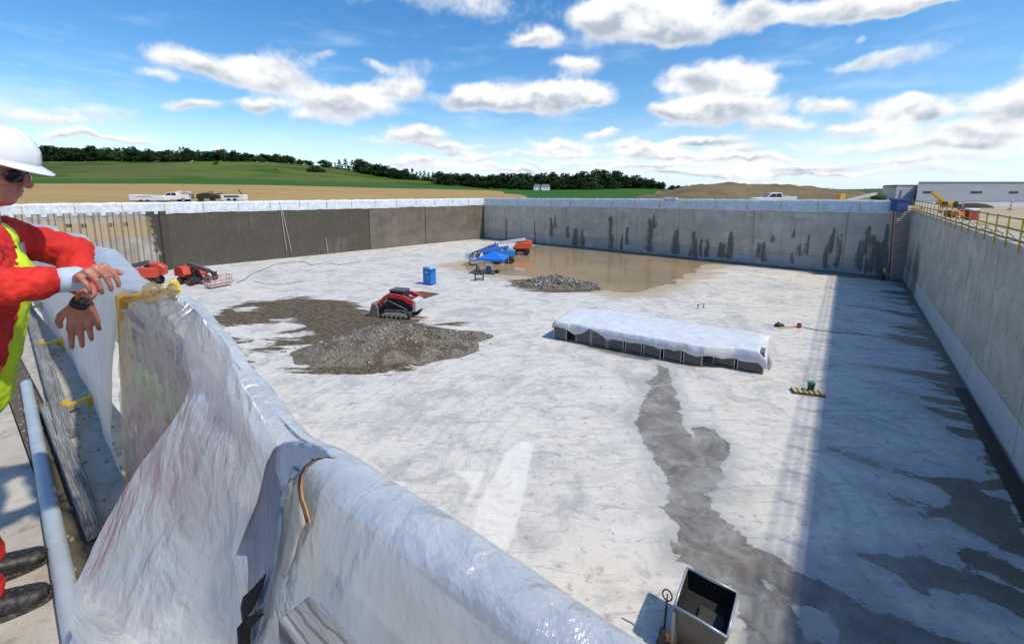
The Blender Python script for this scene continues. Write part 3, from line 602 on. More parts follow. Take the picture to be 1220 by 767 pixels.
for k in (-wv_/2, wv_/2): bk.beam(lpt(0, k)+Vector((0, .42, 0)), lpt(1, k)+Vector((0, .42, 0)), .07)
bk.build('back_frame', M_dsteel, lad)
pt = PD(1072, 240, lp.y+.2)
plat = thing('ladder_platform', 'blue metal box platform at the head of the tall ladder', 'platform', (pt.x, pt.y, TOPC), 0)
M_blue = mat('blue_paint', (.03, .07, .22), .45, var=.2)
pb = MB(); 
for (cx_, cy_, dx_, dy_) in ((0, -.5, 1.5, .06), (0, .5, 1.5, .06), (-.74, 0, .06, .95), (.74, 0, .06, .95)): pb.box((cx_, cy_, .75), (dx_, dy_, 1.55))
pb.build('side_panel', M_blue, plat)
pb = MB(); pb.box((-.05, 0, 1.52), (1.85, 1.3, .22)); pb.box((-.08, 0, 1.36), (1.7, 1.15, .12)); pb.build('top_tray', M_blue, plat)
pb = MB(); pb.box((0, 0, -.02), (1.45, .95, .06)); pb.build('deck', M_dsteel, plat)
# corner crate on the back barrier
# ================================================================ MOUND, FAR RIDGE, BUILDING
def ridge(name, pts, fwd, depth, m, base_y, seedv, amp, jag=.06):
    xs = np.linspace(pts[0][0], pts[-1][0], 150); ys = np.interp(xs, [p_[0] for p_ in pts], [p_[1] for p_ in pts]); nt_ = 18; V = []
    for i, (x, y) in enumerate(zip(xs, ys)):
        zt = PD(x, y, fwd).z; zb_ = KZ(base_y, fwd-depth/2)-.8
        for j in range(nt_):
            s_ = j/(nt_-1); f_ = fwd-depth/2+depth*s_; hgt = math.sin(math.pi*min(max(s_, 0), 1))**.8
            q = PD(x, y, f_); edge_ = min(1, min(i, len(xs)-1-i)/6)
            V.append((q.x, f_, zb_+(max(zt, zb_+.1)-zb_)*hgt*(edge_ if jag else 1)+jag*amp*sn(q.x*.12, f_*.12, seedv, 5, .6)*hgt))
    return meshobj(name, np.array(V), gridfaces(len(xs), nt_)[:, ::-1], m)
m, t, b = newmat('mound_earth'); co = t.coord(); nf = t.noise(co, .6, 7, .7); nb = t.noise(co, .12, 5, .6)
c = t.mix(t.ramp(nb, .35, .65), (.13, .085, .035), (.20, .14, .062)); c = t.mix(t.ramp(nf, .45, .7, 0, .8), c, (.10, .095, .035))
t.set(b.inputs['Base Color'], c); b.inputs['Roughness'].default_value = .95; t.set(b.inputs['Normal'], t.bump(nf, .8, .3))
tag(ridge('earth_mound', [(745, 238), (770, 233), (800, 227), (830, 221), (860, 219), (900, 219.5), (945, 222), (990, 226), (1030, 231), (1060, 236)], 125, 60, m, 240, 4, 1.0, .9), kind='structure')
m, t, b = newmat('far_woods'); co = t.coord(); nf = t.noise(co, .05, 7, .7)
t.set(b.inputs['Base Color'], t.mix(nf, (.05, .085, .075), (.10, .14, .12))); b.inputs['Roughness'].default_value = 1
tag(ridge('distant_hills', [(640, 226), (700, 225.5), (860, 225), (905, 224), (960, 224), (1000, 226), (1035, 225.4), (1080, 224.5), (1200, 226)], 1800, 500, m, 227.5, 5, 60, .06), kind='structure')
m, t, b = newmat('near_hills_dark'); co = t.coord(); nf = t.noise(co, .12, 7, .7)
t.set(b.inputs['Base Color'], t.mix(nf, (.025, .05, .02), (.06, .09, .035))); b.inputs['Roughness'].default_value = 1
tag(ridge('wooded_rise', [(995, 229), (1020, 226.5), (1045, 225.5), (1075, 225), (1110, 226), (1160, 229)], 700, 120, m, 229, 6, 20, .12), kind='structure')
# warehouse
wz = KZ(248, 150); wt = KZ(217.5, 150)
def fz_(x, y, f): return PD(x, y, f)
wh = thing('warehouse', 'long pale grey flat roofed warehouse behind the guard rail on the right', 'warehouse', (PD(1100, 240, 150).x, 150, wz))
xa = PD(1091, 240, 150).x; xb = PD(1420, 240, 150).x; x0_ = wh.location.x
mw, t, b = newmat('warehouse_cladding'); co = t.coord(); 
wv = t.n('ShaderNodeTexWave', wave_type='BANDS', bands_direction='X'); t.set(wv.inputs['Vector'], co); wv.inputs['Scale'].default_value = 1.6
t.set(b.inputs['Base Color'], t.mix(t.noise(co, .08, 4, .6), (.33, .345, .37), (.40, .415, .44))); b.inputs['Roughness'].default_value = .5; t.set(b.inputs['Normal'], t.bump(wv.outputs[0], .25, .03))
H = wt-wz; lowz = KZ(239, 150)-wz
def wblock(a0, a1, z0, z1, y0, y1, gr_=0.):     # left end angled so that only the long front shows
    k_ = (150+y1)/150; return [(a0-gr_, y0), (a1+gr_, y0), (a1+gr_, y1), ((a0+x0_)*k_-x0_+1.5, y1)]
q = MB(); q.prism(wblock(xa-x0_, xb-x0_, 0, 0, 0, 40), lowz, H, axis='Z'); q.build('wall', mw, wh)
q = MB(); q.prism(wblock(xa-x0_+.2, xb-x0_, 0, 0, .2, 39.6), -4, lowz, axis='Z'); q.build('base_band', mat('warehouse_base', (.62, .64, .66), .6, var=.08, scale=.3), wh)
q = MB(); q.prism(wblock(xa-x0_, xb-x0_, 0, 0, -.2, 40, .1), H-.05, H+.25, axis='Z'); q.build('roof_edge', mat('roof_trim', (.16, .17, .185), .5), wh)
for px0, px1 in ((1100, 1112.5), (1156.5, 1170), (1202, 1213), (1250, 1262), (1300, 1312)):
    a_ = PD(px0, 229, 150); c_ = PD(px1, 229, 150); z0_ = KZ(230.4, 150)-wz; z1_ = KZ(228, 150)-wz
    q = MB(); q.box(((a_.x+c_.x)/2-x0_, -.02, (z0_+z1_)/2), (c_.x-a_.x, .12, z1_-z0_)); q.build('window', mat('dark_glass', (.02, .022, .026), .15, var=.05), wh)
wh2 = thing('warehouse_annex', 'lower light grey warehouse end block with blue stripes left of the long warehouse', 'warehouse', (PD(1067, 240, 158).x, 158, KZ(248, 158)))
xa2 = PD(1066, 240, 158).x-wh2.location.x; xb2 = PD(1092, 240, 158).x-wh2.location.x; H2 = KZ(221, 158)-KZ(248, 158)
q = MB(); X2 = wh2.location.x; pl2 = [(xa2, 0), (xb2, 0), (xb2+4, 20), ((xa2+X2)*178/158-X2+1, 20)]; q.prism(pl2, -2, H2, axis='Z'); q.build('wall', mat('annex_cladding', (.50, .53, .57), .5, var=.06, scale=.2), wh2)
q = MB(); q.prism([(a_, b_-.15) for a_, b_ in pl2], H2, H2+.2, axis='Z'); q.build('roof_edge', mat('roof_trim', (.16, .17, .185), .5), wh2)
for px in (1072, 1090):
    x_ = PD(px, 232, 158).x-wh2.location.x; q = MB(); q.prism([(x_-.35, H2*.35), (x_+.2, H2*.35), (x_+.55, H2*.78), (x_+.05, H2*.78)], -.1, .05); q.build('stripe', mat('stripe_blue', (.07, .14, .36), .5), wh2)
# ================================================================ TREES
def crown_mesh(name, kind, seed, nl, cols):
    r = np.random.RandomState(seed); V = []; Fc = []; tone = []
    clumps = []
    if kind == 'conifer':
        for k in range(70):
            h = r.rand()**1.1; rad = (1-h)*.27+.02; a = r.rand()*6.283; d_ = rad*(.55+.45*r.rand()); clumps.append((math.cos(a)*d_, math.sin(a)*d_, .10+h*.9, .055+.05*(1-h), .05))
    else:
        for k in range(34):
            u = r.randn(3); u /= np.linalg.norm(u); rr_ = r.rand()**.4; sq = (.42, .42, .40) if kind == 'broad' else (.27, .27, .42)
            clumps.append((u[0]*sq[0]*rr_+.06*r.randn(), u[1]*sq[1]*rr_+.06*r.randn(), .50+u[2]*sq[2]*rr_*1.12, .12+.09*r.rand(), .10+.06*r.rand()))
    for (x, y, z, ra, rz) in clumps:
        tn = r.rand(); n_ = max(int(nl*(ra/.13)**2), 5)
        for i in range(n_):
            u = r.randn(3); u /= np.linalg.norm(u); p_ = np.array([x, y, z])+u*np.array([ra, ra, rz])*(.6+.5*r.rand()); s_ = .028+.03*r.rand()
            if kind == 'conifer': s_ *= .8
            nrm = u+.7*r.randn(3); nrm /= np.linalg.norm(nrm); a_ = np.cross(nrm, r.randn(3)); a_ /= np.linalg.norm(a_); b_ = np.cross(nrm, a_)
            k0 = len(V); V += [p_+a_*s_, p_+b_*s_*.8, p_-a_*s_, p_-b_*s_*.8]; Fc.append((k0, k0+1, k0+2, k0+3)); tone += [tn]*4
    me = bpy.data.meshes.new(name); me.from_pydata([tuple(v) for v in V], [], Fc); at = me.attributes.new('tone', 'FLOAT', 'POINT'); at.data.foreach_set('value', tone)
    m_ = cols; me.materials.append(m_); return me
def leafmat(name, c0, c1):
    m, t, b = newmat(name); t.set(b.inputs['Base Color'], t.mix(t.attr('tone'), c0, c1)); b.inputs['Roughness'].default_value = .7; b.inputs['Specular IOR Level'].default_value = .15; return m
LM = [leafmat('leaves_dark', (.012, .030, .010), (.030, .060, .016)), leafmat('leaves_mid', (.022, .050, .012), (.055, .095, .022)), leafmat('leaves_conifer', (.008, .022, .012), (.018, .040, .018))]
CR = {'broad': [crown_mesh('crown', 'broad', s_, 26, LM[s_ % 2]) for s_ in range(5)], 'tall': [crown_mesh('crown', 'tall', 20+s_, 26, LM[s_ % 2]) for s_ in range(3)], 'conifer': [crown_mesh('crown', 'conifer', 40+s_, 14, LM[2]) for s_ in range(3)]}
tm = MB(); tm.tube([(0, 0, -.05), (.01, 0, .25), (-.01, .01, .55)], [.026, .018, .008], 6)
for k in range(5):
    a = k*1.3; tm.tube([(0, 0, .28+.05*k), (.14*math.cos(a), .14*math.sin(a), .48+.05*k)], [.010, .004], 5)
TRK = tm.build('trunk', mat('bark', (.07, .055, .04), .9), None); trunk_me = TRK.data; bpy.data.objects.remove(TRK)
def tree(px, fwd, hpx, kind, label, group, wid=1.):
    q = PD(px, 225, fwd); z = ground_z(q.x, fwd); h = hpx*fwd/FPX*.99
    r = thing({'broad': 'broadleaf_tree', 'tall': 'broadleaf_tree', 'conifer': 'conifer_tree', 'bush': 'shrub'}[kind], label, 'tree' if kind != 'bush' else 'shrub', (q.x, fwd, z-.4), rnd.uniform(0, 6.28), group)
    r.scale = (h*wid*rnd.uniform(.9, 1.2), h*wid*rnd.uniform(.9, 1.2), h)
    c = bpy.data.objects.new('crown', rnd.choice(CR['broad' if kind == 'bush' else kind])); COL.objects.link(c); c.parent = r
    c.location = (0, 0, -.14 if kind == 'bush' else -.09)
    k = bpy.data.objects.new('trunk', trunk_me); COL.objects.link(k); k.parent = r
x = 22.
while x < 372:
    tree(x, 492+rnd.uniform(-4, 14), (np.interp(x, [0, 60, 150, 260, 330, 372], [20, 19, 16, 14, 11, 7]))*rnd.uniform(.85, 1.2), rnd.choice(['broad', 'broad', 'tall']), 'dark broadleaf tree in the unbroken treeline on the left hill crest', 'trees of the crest treeline', 1.15); x += rnd.uniform(5.5, 8.5)
x = 40.
while x < 350:
    tree(x, 512, (np.interp(x, [0, 60, 150, 260, 330], [17, 17, 15, 12, 9]))*rnd.uniform(.9, 1.15), 'tall', 'dark broadleaf tree in the unbroken treeline on the left hill crest', 'trees of the crest treeline', 1.1); x += rnd.uniform(9, 13)
for x, h in ((389, 11), (396, 7), (401, 8), (406, 13), (413, 15), (421, 15)): tree(x, 500, h, 'conifer' if x != 389 else 'broad', 'pointed dark conifer standing on the hill crest left of the dense grove' if x != 389 else 'round broadleaf tree beside the pointed conifers on the hill crest', 'conifers on the hill crest' if x != 389 else None, 1.2)
x = 428.
while x < 484:
    y0 = np.interp(x, [428, 484], [15, 13]); tree(x, 488-(x-428)*.9+rnd.uniform(-6, 8), y0*rnd.uniform(.95, 1.15), rnd.choice(['broad', 'tall']), 'dense dark tree in the grove running down the right side of the hill', 'trees of the grove on the slope', 1.2); x += rnd.uniform(3.8, 5.5)
for x in (486, 492, 497, 501, 506, 511, 516, 521): tree(x, 520, rnd.uniform(10, 14), 'conifer', 'small pointed conifer in the row between the two woods', 'row of small conifers at the foot of the hill', 1.1)
for x, h in ((494, 10), (509, 10)): tree(x, 440, h, 'bush', 'rounded bush in the green field below the row of conifers', 'bushes below the conifer row', 1.6)
x = 524.
while x < 792:
    h = np.interp(x, [524, 540, 560, 600, 640, 655, 690, 730, 745, 770, 792], [17, 18, 17, 20, 20, 20, 24, 25, 20, 15, 10]); tree(x, 415+rnd.uniform(-6, 6), h*rnd.uniform(.88, 1.1), rnd.choice(['broad', 'broad', 'tall']) if x < 745 else 'tall', 'big dark tree in the wood behind the green field at the centre of the horizon', 'trees of the centre wood', 1.05); x += rnd.uniform(5, 8)
x = 530.
while x < 780:
    h = np.interp(x, [524, 600, 690, 730, 780], [15, 15, 18, 19, 9]); tree(x, 436, h*rnd.uniform(.9, 1.1), 'broad', 'big dark tree in the wood behind the green field at the centre of the horizon', 'trees of the centre wood', 1.25); x += rnd.uniform(9, 13)
for x, h in ((620, 22), (628, 18), (700, 12), (712, 11), (735, 12)): tree(x, 385, h, 'broad' if x < 640 else 'bush', 'lighter green tree standing forward of the centre wood' if x < 640 else 'light green bush at the front edge of the centre wood', 'trees forward of the wood' if x < 640 else 'bushes along the wood edge', 1.1)
x = 800.
while x < 860: tree(x, 400, rnd.uniform(7, 9), 'broad', 'light green tree in the short row just left above the earth mound', 'row of trees behind the mound', 1.3); x += rnd.uniform(7, 9)
for x, h, f_ in ((378, 12, 420), (372, 8, 420), (386, 6, 425), (302, 4, 480), (260, 5, 440), (330, 4, 400)): tree(x, f_, h, 'bush', 'small dark shrub alone on the green hillside below the treeline', 'shrubs on the hillside', 1.0)
# white farmhouse between the trees
fq = PD(646, 221, 395)
for px, wd in ((639, 5.5), (649, 7.5)):
    q0 = PD(px, 222, 380); hz0 = ground_z(q0.x, 380); fh = thing('farmhouse', 'small white farmhouse half hidden by trees, %s of the pair' % ('left' if px == 639 else 'right'), 'house', (q0.x, 380, hz0), R(15))
    q = MB(); q.box((0, 0, 1.6), (wd, 5, 3.2)); q.build('wall', mat('white_siding', (.75, .75, .74), .6), fh)
    q = MB(); q.prism([(-wd/2-.3, 3.1), (wd/2+.3, 3.1), (wd/2-.8, 5.0), (-wd/2+.8, 5.0)], -2.8, 2.8); q.build('roof', mat('grey_roof', (.25, .27, .3), .7), fh)
    for wx in (-1.4, 1.2): q = MB(); q.box((wx, -2.52, 1.7), (.9, .08, 1.1)); q.build('window', mat('dark_glass', (.02, .022, .026), .15), fh)
# ================================================================ PIT OBJECTS
def fz0(p_): return (p_.x, p_.y, PIT+.02)
def wheel(mb_t, mb_r, c, r, w_): mb_t.cyl(c, r, w_, 'Y', 22); mb_r.cyl(c, r*.55, w_+.03, 'Y', 16)
M_red = mat('machine_red', (.60, .065, .03), .4, var=.2, dirt=(.30, .12, .08), dirtamt=.4, bump=.04)
M_tyre = mat('tyre', (.018, .018, .018), .85, var=.3, dirt=(.12, .10, .08), dirtamt=.35)
M_white = mat('white_paint', (.72, .73, .74), .35, var=.06, bump=.02)
M_cage = mat('cage_red', (.42, .17, .14), .5, var=.3)
def boom_lift(label, pos, rz, hood, boomm, cage, rim, sc=1., lift_=0., group=None, hood2=None):
    r = thing('boom_lift', label, 'boom lift', pos, rz, group, sc)
    for (x, y) in ((-.95, -.95), (.95, -.95), (-.95, .95), (.95, .95)):
        a = MB(); a.cyl((x, y, .48), .48, .36, 'Y', 24); wl = a.build('wheel', M_tyre, r, .05); q = MB(); q.cyl((x, y, .48), .27, .39, 'Y', 18); q.build('rim', rim, wl)
    a = MB(); a.box((0, 0, .62), (2.5, 1.3, .42)); a.box((0, 0, .86), (1.3, 1.2, .16)); a.build('chassis', M_dsteel, r, .04)
    a = MB(); a.prism([(-1.75, 1.0), (-.1, .95), (.15, 1.25), (-.15, 1.95), (-.7, 2.22), (-1.35, 2.1), (-1.8, 1.75)], -1.12, -.28); a.build('hood', hood, r, .07, seg=3)
    a = MB(); a.prism([(-1.6, 1.0), (.9, .95), (1.0, 1.3), (.6, 1.75), (-.4, 1.95), (-1.5, 1.85)], .28, 1.1); a.build('hood', hood2 or hood, r, .07, seg=3)
    a = MB(); a.box((-.4, 0, 1.3), (1.6, .5, .9)); a.build('turret', M_dsteel, r, .03)
    a = MB(); p0 = Vector((-.75, 0, 2.35)); p1 = Vector((3.05, 0, 1.75+lift_)); a.beam(p0, p1, .34, .42); a.beam(p0.lerp(p1, .35)+Vector((0, 0, .02)), p1+Vector((.5, 0, -.08)), .24, .30); a.build('boom', boomm, r, .02)
    a = MB(); a.tube([(-.1, 0, 1.3), p0.lerp(p1, .4)-Vector((0, 0, .15))], .07, 10); a.build('cylinder', M_steel, r)
    a = MB(); e_ = p1+Vector((.45, 0, -.1)); a.beam(e_, e_+Vector((.35, 0, -.9)), .2, .24); a.box(e_+Vector((.4, 0, -.35)), (.22, .5, .9)); a.build('jib', M_dsteel, r, .02)
    bx_, bz_ = e_.x+.5, e_.z-1.45; k = MB()
    for zz in (.12, .62, 1.1):
        k.tube([(bx_, -1.25, bz_+zz), (bx_+1., -1.25, bz_+zz), (bx_+1., 1.25, bz_+zz), (bx_, 1.25, bz_+zz), (bx_, -1.25, bz_+zz)], .032, 6)
    for (x, y) in ((0, -1.25), (.5, -1.25), (1, -1.25), (1, -.62), (1, 0), (1, .62), (1, 1.25), (.5, 1.25), (0, 1.25), (0, .62), (0, -.62)): k.tube([(bx_+x, y, bz_+.05), (bx_+x, y, bz_+1.12)], .03, 6)
    k.build('basket', cage, r); k = MB(); k.box((bx_+.5, 0, bz_+.05), (1.05, 2.55, .09)); k.build('basket_floor', mat('basket_floor', (.48, .46, .45), .5), r)
    k = MB(); k.box((bx_+.1, -.1, bz_+.95), (.25, .7, .3), ry=.3); k.build('control_panel', M_dsteel, r, .02); return r
boom_lift('red boom lift on the dry floor with its pink basket lowered to the right', fz0(P(232, 338)), R(-24), M_red, mat('boom_dark', (.10, .11, .13), .45, .2), M_cage, mat('rim_red', (.35, .04, .03), .5), 1.12, group='red boom lifts')
boom_lift('red boom lift partly hidden behind the hand of the man in red', fz0(P(170, 342)), R(196), M_red, mat('boom_dark', (.10, .11, .13), .45, .2), M_cage, mat('rim_red', (.35, .04, .03), .5), 1.35, lift_=-.2, group='red boom lifts')
boom_lift('orange red boom lift standing at the left edge of the muddy pond', fz0(P(620, 303)), R(176), mat('lift_orange', (.72, .10, .03), .4), M_white, M_cage, M_tyre, 1.25, group='red boom lifts')
bl_ = mat('lift_blue', (.04, .17, .52), .4, var=.15); lb_ = mat('lift_pale_blue', (.33, .47, .62), .4, var=.2)
boom_lift('pale blue boom lift parked behind the blue canopy tent', fz0(P(600, 313)), R(192), lb_, bl_, mat('cage_blue', (.12, .22, .42), .5), M_tyre, 1.15, group='blue boom lifts', hood2=bl_)
boom_lift('blue boom lift lying low to the left of the canopy tent', fz0(P(586, 306)), R(200), bl_, mat('boom_navy', (.05, .10, .28), .5), mat('cage_blue', (.12, .22, .42), .5), M_tyre, .95, lift_=-.6, group='blue boom lifts')
# compact track loader with bucket
r = thing('track_loader', 'red and black compact track loader with muddy bucket beside the gravel mound', 'track loader', fz0(P(478, 377)), R(-14), None, 1.34)
M_lred = mat('loader_red', (.62, .03, .035), .35, var=.15, dirt=(.3, .15, .1), dirtamt=.3); M_lblk = mat('loader_black', (.022, .023, .025), .45, dirt=(.14, .12, .10), dirtamt=.4)
for y in (-.85, .85):
    a = MB(); a.prism([(-.95, .02), (.95, .02), (1.28, .28), (1.2, .62), (.5, .74), (-.8, .66), (-1.22, .36)], y-.2, y+.2); tk = a.build('track', mat('track_rubber', (.025, .024, .022), .9, dirt=(.2, .17, .13), dirtamt=.6), r, .06, seg=3)
    a = MB(); a.prism([(-.85, .14), (.85, .14), (1.05, .32), (.95, .5), (.4, .58), (-.7, .52), (-1.0, .34)], y-.225, y+.225)
    a.build('track_frame', mat('track_frame', (.42, .41, .38), .6, dirt=(.2, .17, .13), dirtamt=.5), tk, .02)
    for k in range(5): a = MB(); a.cyl((-.7+k*.36, y, .24), .12, .47, 'Y', 14); a.build('roller', M_dsteel, tk)
a = MB(); a.prism([(-1.2, .45), (1.1, .45), (1.3, .75), (1.25, 1.25), (.4, 1.45), (-1.0, .95)], -.62, .62); a.build('body', M_lblk, r, .04)
a = MB(); a.prism([(-.95, .9), (.45, .95), (.5, 1.95), (-.55, 2.0), (-.75, 1.7)], -.46, .46); cb = a.build('cab', M_lblk, r, .03)
a = MB(); a.prism([(-.72, 1.1), (.25, 1.15), (.28, 1.8), (-.5, 1.85)], -.475, .475); a.build('window', mat('dark_glass', (.02, .022, .026), .15), cb)
a = MB(); a.prism([(-.62, 1.98), (.55, 1.95), (.55, 2.06), (-.60, 2.09)], -.5, .5); a.build('roof', mat('loader_roof', (.045, .07, .10), .4), cb, .02)
for y in (-.72, .72):
    a = MB(); a.prism([(1.35, 1.05), (1.4, 1.45), (.6, 1.78), (-.5, 1.90), (-.95, 1.62), (-1.5, 1.0), (-1.35, .85), (-.75, 1.42), (-.4, 1.58), (.5, 1.5)], y-.10, y+.10); a.build('lift_arm', M_lred, r, .02)
    a = MB(); a.tube([(.9, y, .75), (-.6, y, 1.35)], .05, 8); a.build('cylinder', M_steel, r)
a = MB(); a.prism([(1.1, .55), (1.5, .6), (1.52, 1.35), (1.2, 1.5)], -.6, .6); a.build('rear_door', mat('loader_grey', (.50, .51, .52), .5), r, .04)
a = MB(); a.beam((-1.05, -.72, .95), (-1.35, -.72, .45), .12); a.beam((-1.05, .72, .95), (-1.35, .72, .45), .12); a.box((-1.35, 0, .55), (.1, 1.3, .5)); a.build('coupler', M_lblk, r)
def sheet_prism(mb, outer, th, y0, y1):       # open curved shell
    c_ = Vector((sum(p[0] for p in outer)/len(outer), sum(p[1] for p in outer)/len(outer))); inner = [tuple(Vector(p)+(c_-Vector(p)).normalized()*th) for p in outer]; mb.prism(outer+inner[::-1], y0, y1)
bkp = [(-2.15, .04), (-1.5, .02), (-1.38, .12), (-1.36, .8), (-1.5, 1.02), (-1.75, 1.15)]
a = MB(); sheet_prism(a, bkp, .05, -.98, .98)
for y in (-.98, .98): a.prism([(-2.15, .04), (-1.5, .02), (-1.38, .12), (-1.36, .8), (-1.5, 1.02), (-1.75, 1.15)], y-.025, y+.025)
a.build('bucket', mat('muddy_metal', (.17, .155, .13), .7, .2, var=.4, dirt=(.32, .29, .24), dirtamt=.8, scale=3), r)
# portable toilet
r = thing('portable_toilet', 'blue portable toilet standing alone on the pit floor', 'portable toilet', fz0(P(512, 339)), R(-25), None, 1.08)
M_pt = mat('toilet_blue', (.015, .16, .50), .45, var=.12); a = MB(); a.box((0, 0, 1.05), (1.12, 1.12, 1.95)); a.build('wall', M_pt, r, .03)
a = MB(); a.box((0, 0, .04), (1.2, 1.2, .1)); a.build('base', M_dsteel, r)
a = MB(); a.prism([(-.6, 2.02), (.6, 2.02), (.5, 2.2), (0, 2.3), (-.5, 2.2)], -.6, .6); a.build('roof', mat('toilet_roof', (.25, .48, .74), .45), r, .02)
a = MB(); a.box((-.05, -.57, 1.0), (.7, .04, 1.75)); dr_ = a.build('door', mat('toilet_door', (.02, .20, .56), .4), r, .01); a = MB(); a.box((.2, -.6, 1.0), (.05, .04, .16)); a.build('handle', M_white, dr_); a = MB(); a.box((-.05, -.595, 1.6), (.28, .01, .12)); a.build('label_plate', M_white, dr_)
a = MB(); a.cyl((.42, .42, 2.25), .05, .5); a.build('vent_pipe', M_white, r)
for y in (-.3, .3): a = MB(); a.box((.575, y, 1.75), (.03, .4, .16)); a.build('vent', mat('vent_dark', (.01, .05, .16), .6), r)
# canopy tent
ct = P(588, 325); r = thing('canopy_tent', 'bright blue pop-up canopy tent at the pond edge', 'canopy tent', fz0(ct), R(-12)); w2 = 1.95
a = MB(); zt0, zt1 = 2.35, 3.25
a.add([(-w2, -w2, zt0), (w2, -w2, zt0), (w2, w2, zt0), (-w2, w2, zt0), (0, 0, zt1), (-w2, -w2, zt0-.28), (w2, -w2, zt0-.28), (w2, w2, zt0-.28), (-w2, w2, zt0-.28)], [(0, 1, 4), (1, 2, 4), (2, 3, 4), (3, 0, 4), (5, 6, 1, 0), (6, 7, 2, 1), (7, 8, 3, 2), (8, 5, 0, 3)])
a.build('canopy', mat('canopy_blue', (.01, .16, .68), .55, var=.08), r)
for x in (-1, 1):
    for y in (-1, 1): a = MB(); a.box((x*(w2-.06), y*(w2-.06), 1.15), (.05, .05, 2.3)); a.build('leg', mat('tent_leg', (.62, .60, .50), .5), r)
a = MB()
for x in (-1, 1): a.beam((x*(w2-.06), -w2+.06, 2.05), (x*(w2-.06), w2-.06, 2.25), .03); a.beam((-w2+.06, x*(w2-.06), 2.05), (w2-.06, x*(w2-.06), 2.25), .03)
a.build('frame', M_steel, r)
q = P(582, 326); r = thing('water_barrel', 'small blue barrel standing under the canopy tent', 'barrel', fz0(q)); a = MB(); a.tube([(0, 0, 0), (0, 0, .12), (0, 0, .5), (0, 0, .98), (0, 0, 1.05)], [.36, .4, .42, .4, .34], 20); a.build('drum', mat('barrel_blue', (.03, .16, .30), .5), r); a = MB(); a.cyl((0, 0, .72), .425, .05); a.build('hoop', M_dsteel, r); a = MB(); a.cyl((.1, 0, 1.07), .06, .06); a.build('cap', M_dsteel, r)
q = P(592.5, 325.3); r = thing('tool_bag', 'small dark red bag on the ground under the canopy tent', 'bag', fz0(q)); a = MB(); a.ball((0, 0, .2), (.38, .24, .26)); a.build('bag_body', mat('maroon_cloth', (.10, .02, .02), .8), r, smooth=True); a = MB(); a.tube([(-.2, 0, .35), (-.1, 0, .52), (.1, 0, .52), (.2, 0, .35)], .025, 6); a.build('strap', M_blk, r)
q = P(570, 327.5); r = thing('folding_chair', 'black folding chair with tall pointed back left of the canopy tent', 'chair', fz0(q), R(20))
a = MB(); a.prism([(-.35, .45), (.35, .45), (.12, 1.35), (-.2, 1.75)], .25, .3); a.build('backrest', M_blk, r); a = MB(); a.box((0, 0, .45), (.7, .6, .06)); a.build('seat', M_blk, r)
for x in (-.3, .3): a = MB(); a.beam((x, -.3, 0), (x, .3, .6), .04); a.beam((x, .3, 0), (x, -.3, .6), .04); a.build('leg', M_dsteel, r)
q = P(571, 334.5); r = thing('saw_bench', 'dark low wooden bench in front of the canopy tent', 'bench', fz0(q), R(4))
dk = mat('dark_timber', (.06, .052, .045), .85, var=.3)
a = MB(); a.box((0, 0, .92), (1.35, .55, .16)); a.build('top', dk, r)
for x in (-.55, .55): a = MB(); a.box((x, -.18, .45), (.18, .12, .85)); a.box((x, .18, .45), (.18, .12, .85)); a.build('leg', dk, r)
a = MB(); a.box((0, 0, .3), (1.1, .1, .14)); a.build('stretcher', dk, r)
# brown board, white sheet bits
q = [P(x, y) for x, y in ((489, 349), (503, 348.2), (523, 351), (506, 356.5), (495, 352))]
a = MB(); a.prism([(p_.x, p_.y) for p_ in q], PIT+.05, PIT+.14, axis='Z'); tag(a.build('brown_board', mat('rust_board', (.16, .07, .03), .8, var=.3)), 'flat rust brown sheet lying on the floor behind the track loader', 'board')
# ---------------- block stacks under the white sheet
SA = P(660, 404); SB = P(838, 439.3); sang = math.atan2(SB.y-SA.y, SB.x-SA.x); SH = 1.56
def SL(x, y, z=0): return SA+Vector((math.cos(sang)*x-math.sin(sang)*y, math.sin(sang)*x+math.cos(sang)*y, z))
m, t, b = newmat('wrapped_block'); co = t.coord(); sp = t.n('ShaderNodeSeparateXYZ'); t.set(sp.inputs[0], co)
bands = t.ramp(t.math('ABSOLUTE', t.math('SUBTRACT', t.math('FRACT', t.math('MULTIPLY', sp.outputs[2], 4.9)), .5)), .40, .48)
nf = t.noise(t.coord((1, 1, 5)), 3, 6, .7, .4)
c = t.mix(nf, (.06, .063, .066), (.18, .185, .19)); c = t.mix(t.math('MULTIPLY', bands, .7), c, (.02, .02, .022)); t.set(b.inputs['Base Color'], c); b.inputs['Roughness'].default_value = .3; t.set(b.inputs['Normal'], t.bump(nf, .4, .02)); M_block = m
M_edge = mat('edge_protector', (.55, .53, .46), .7, var=.15)
def block_stack(x, y, label, w_=1.12, group='dark block stacks in the row'):
    r = thing('block_stack', label, 'block stack', tuple(SL(x, y, .02)), sang+R(rnd.uniform(-1.5, 1.5)), group); d_ = 1.12
    a = MB(); n_ = 7
    for k in range(n_): a.box((w_/2+rnd.uniform(-.008, .008), d_/2, .16+(k+.5)*(SH-.16)/n_), (w_, d_, (SH-.16)/n_-.012))
    a.build('blocks', M_block, r, .01)
    a = MB(); a.box((w_/2, d_/2, .08), (w_+.04, d_+.04, .05)); 
    for k in (.1, w_/2, w_-.1): a.box((k, d_/2, .025), (.1, d_, .06))
    a.build('pallet', M_wood, r)
    for xx in (0, w_): a = MB(); a.box((xx, -.012, SH/2), (.06, .03, SH-.05)); a.build('edge_strip', M_edge, r)
    a = MB(); 
    for zz in (.55, 1.15): a.box((w_/2, d_/2, zz), (w_+.02, d_+.02, .02))
    a.build('strap', M_dsteel, r)
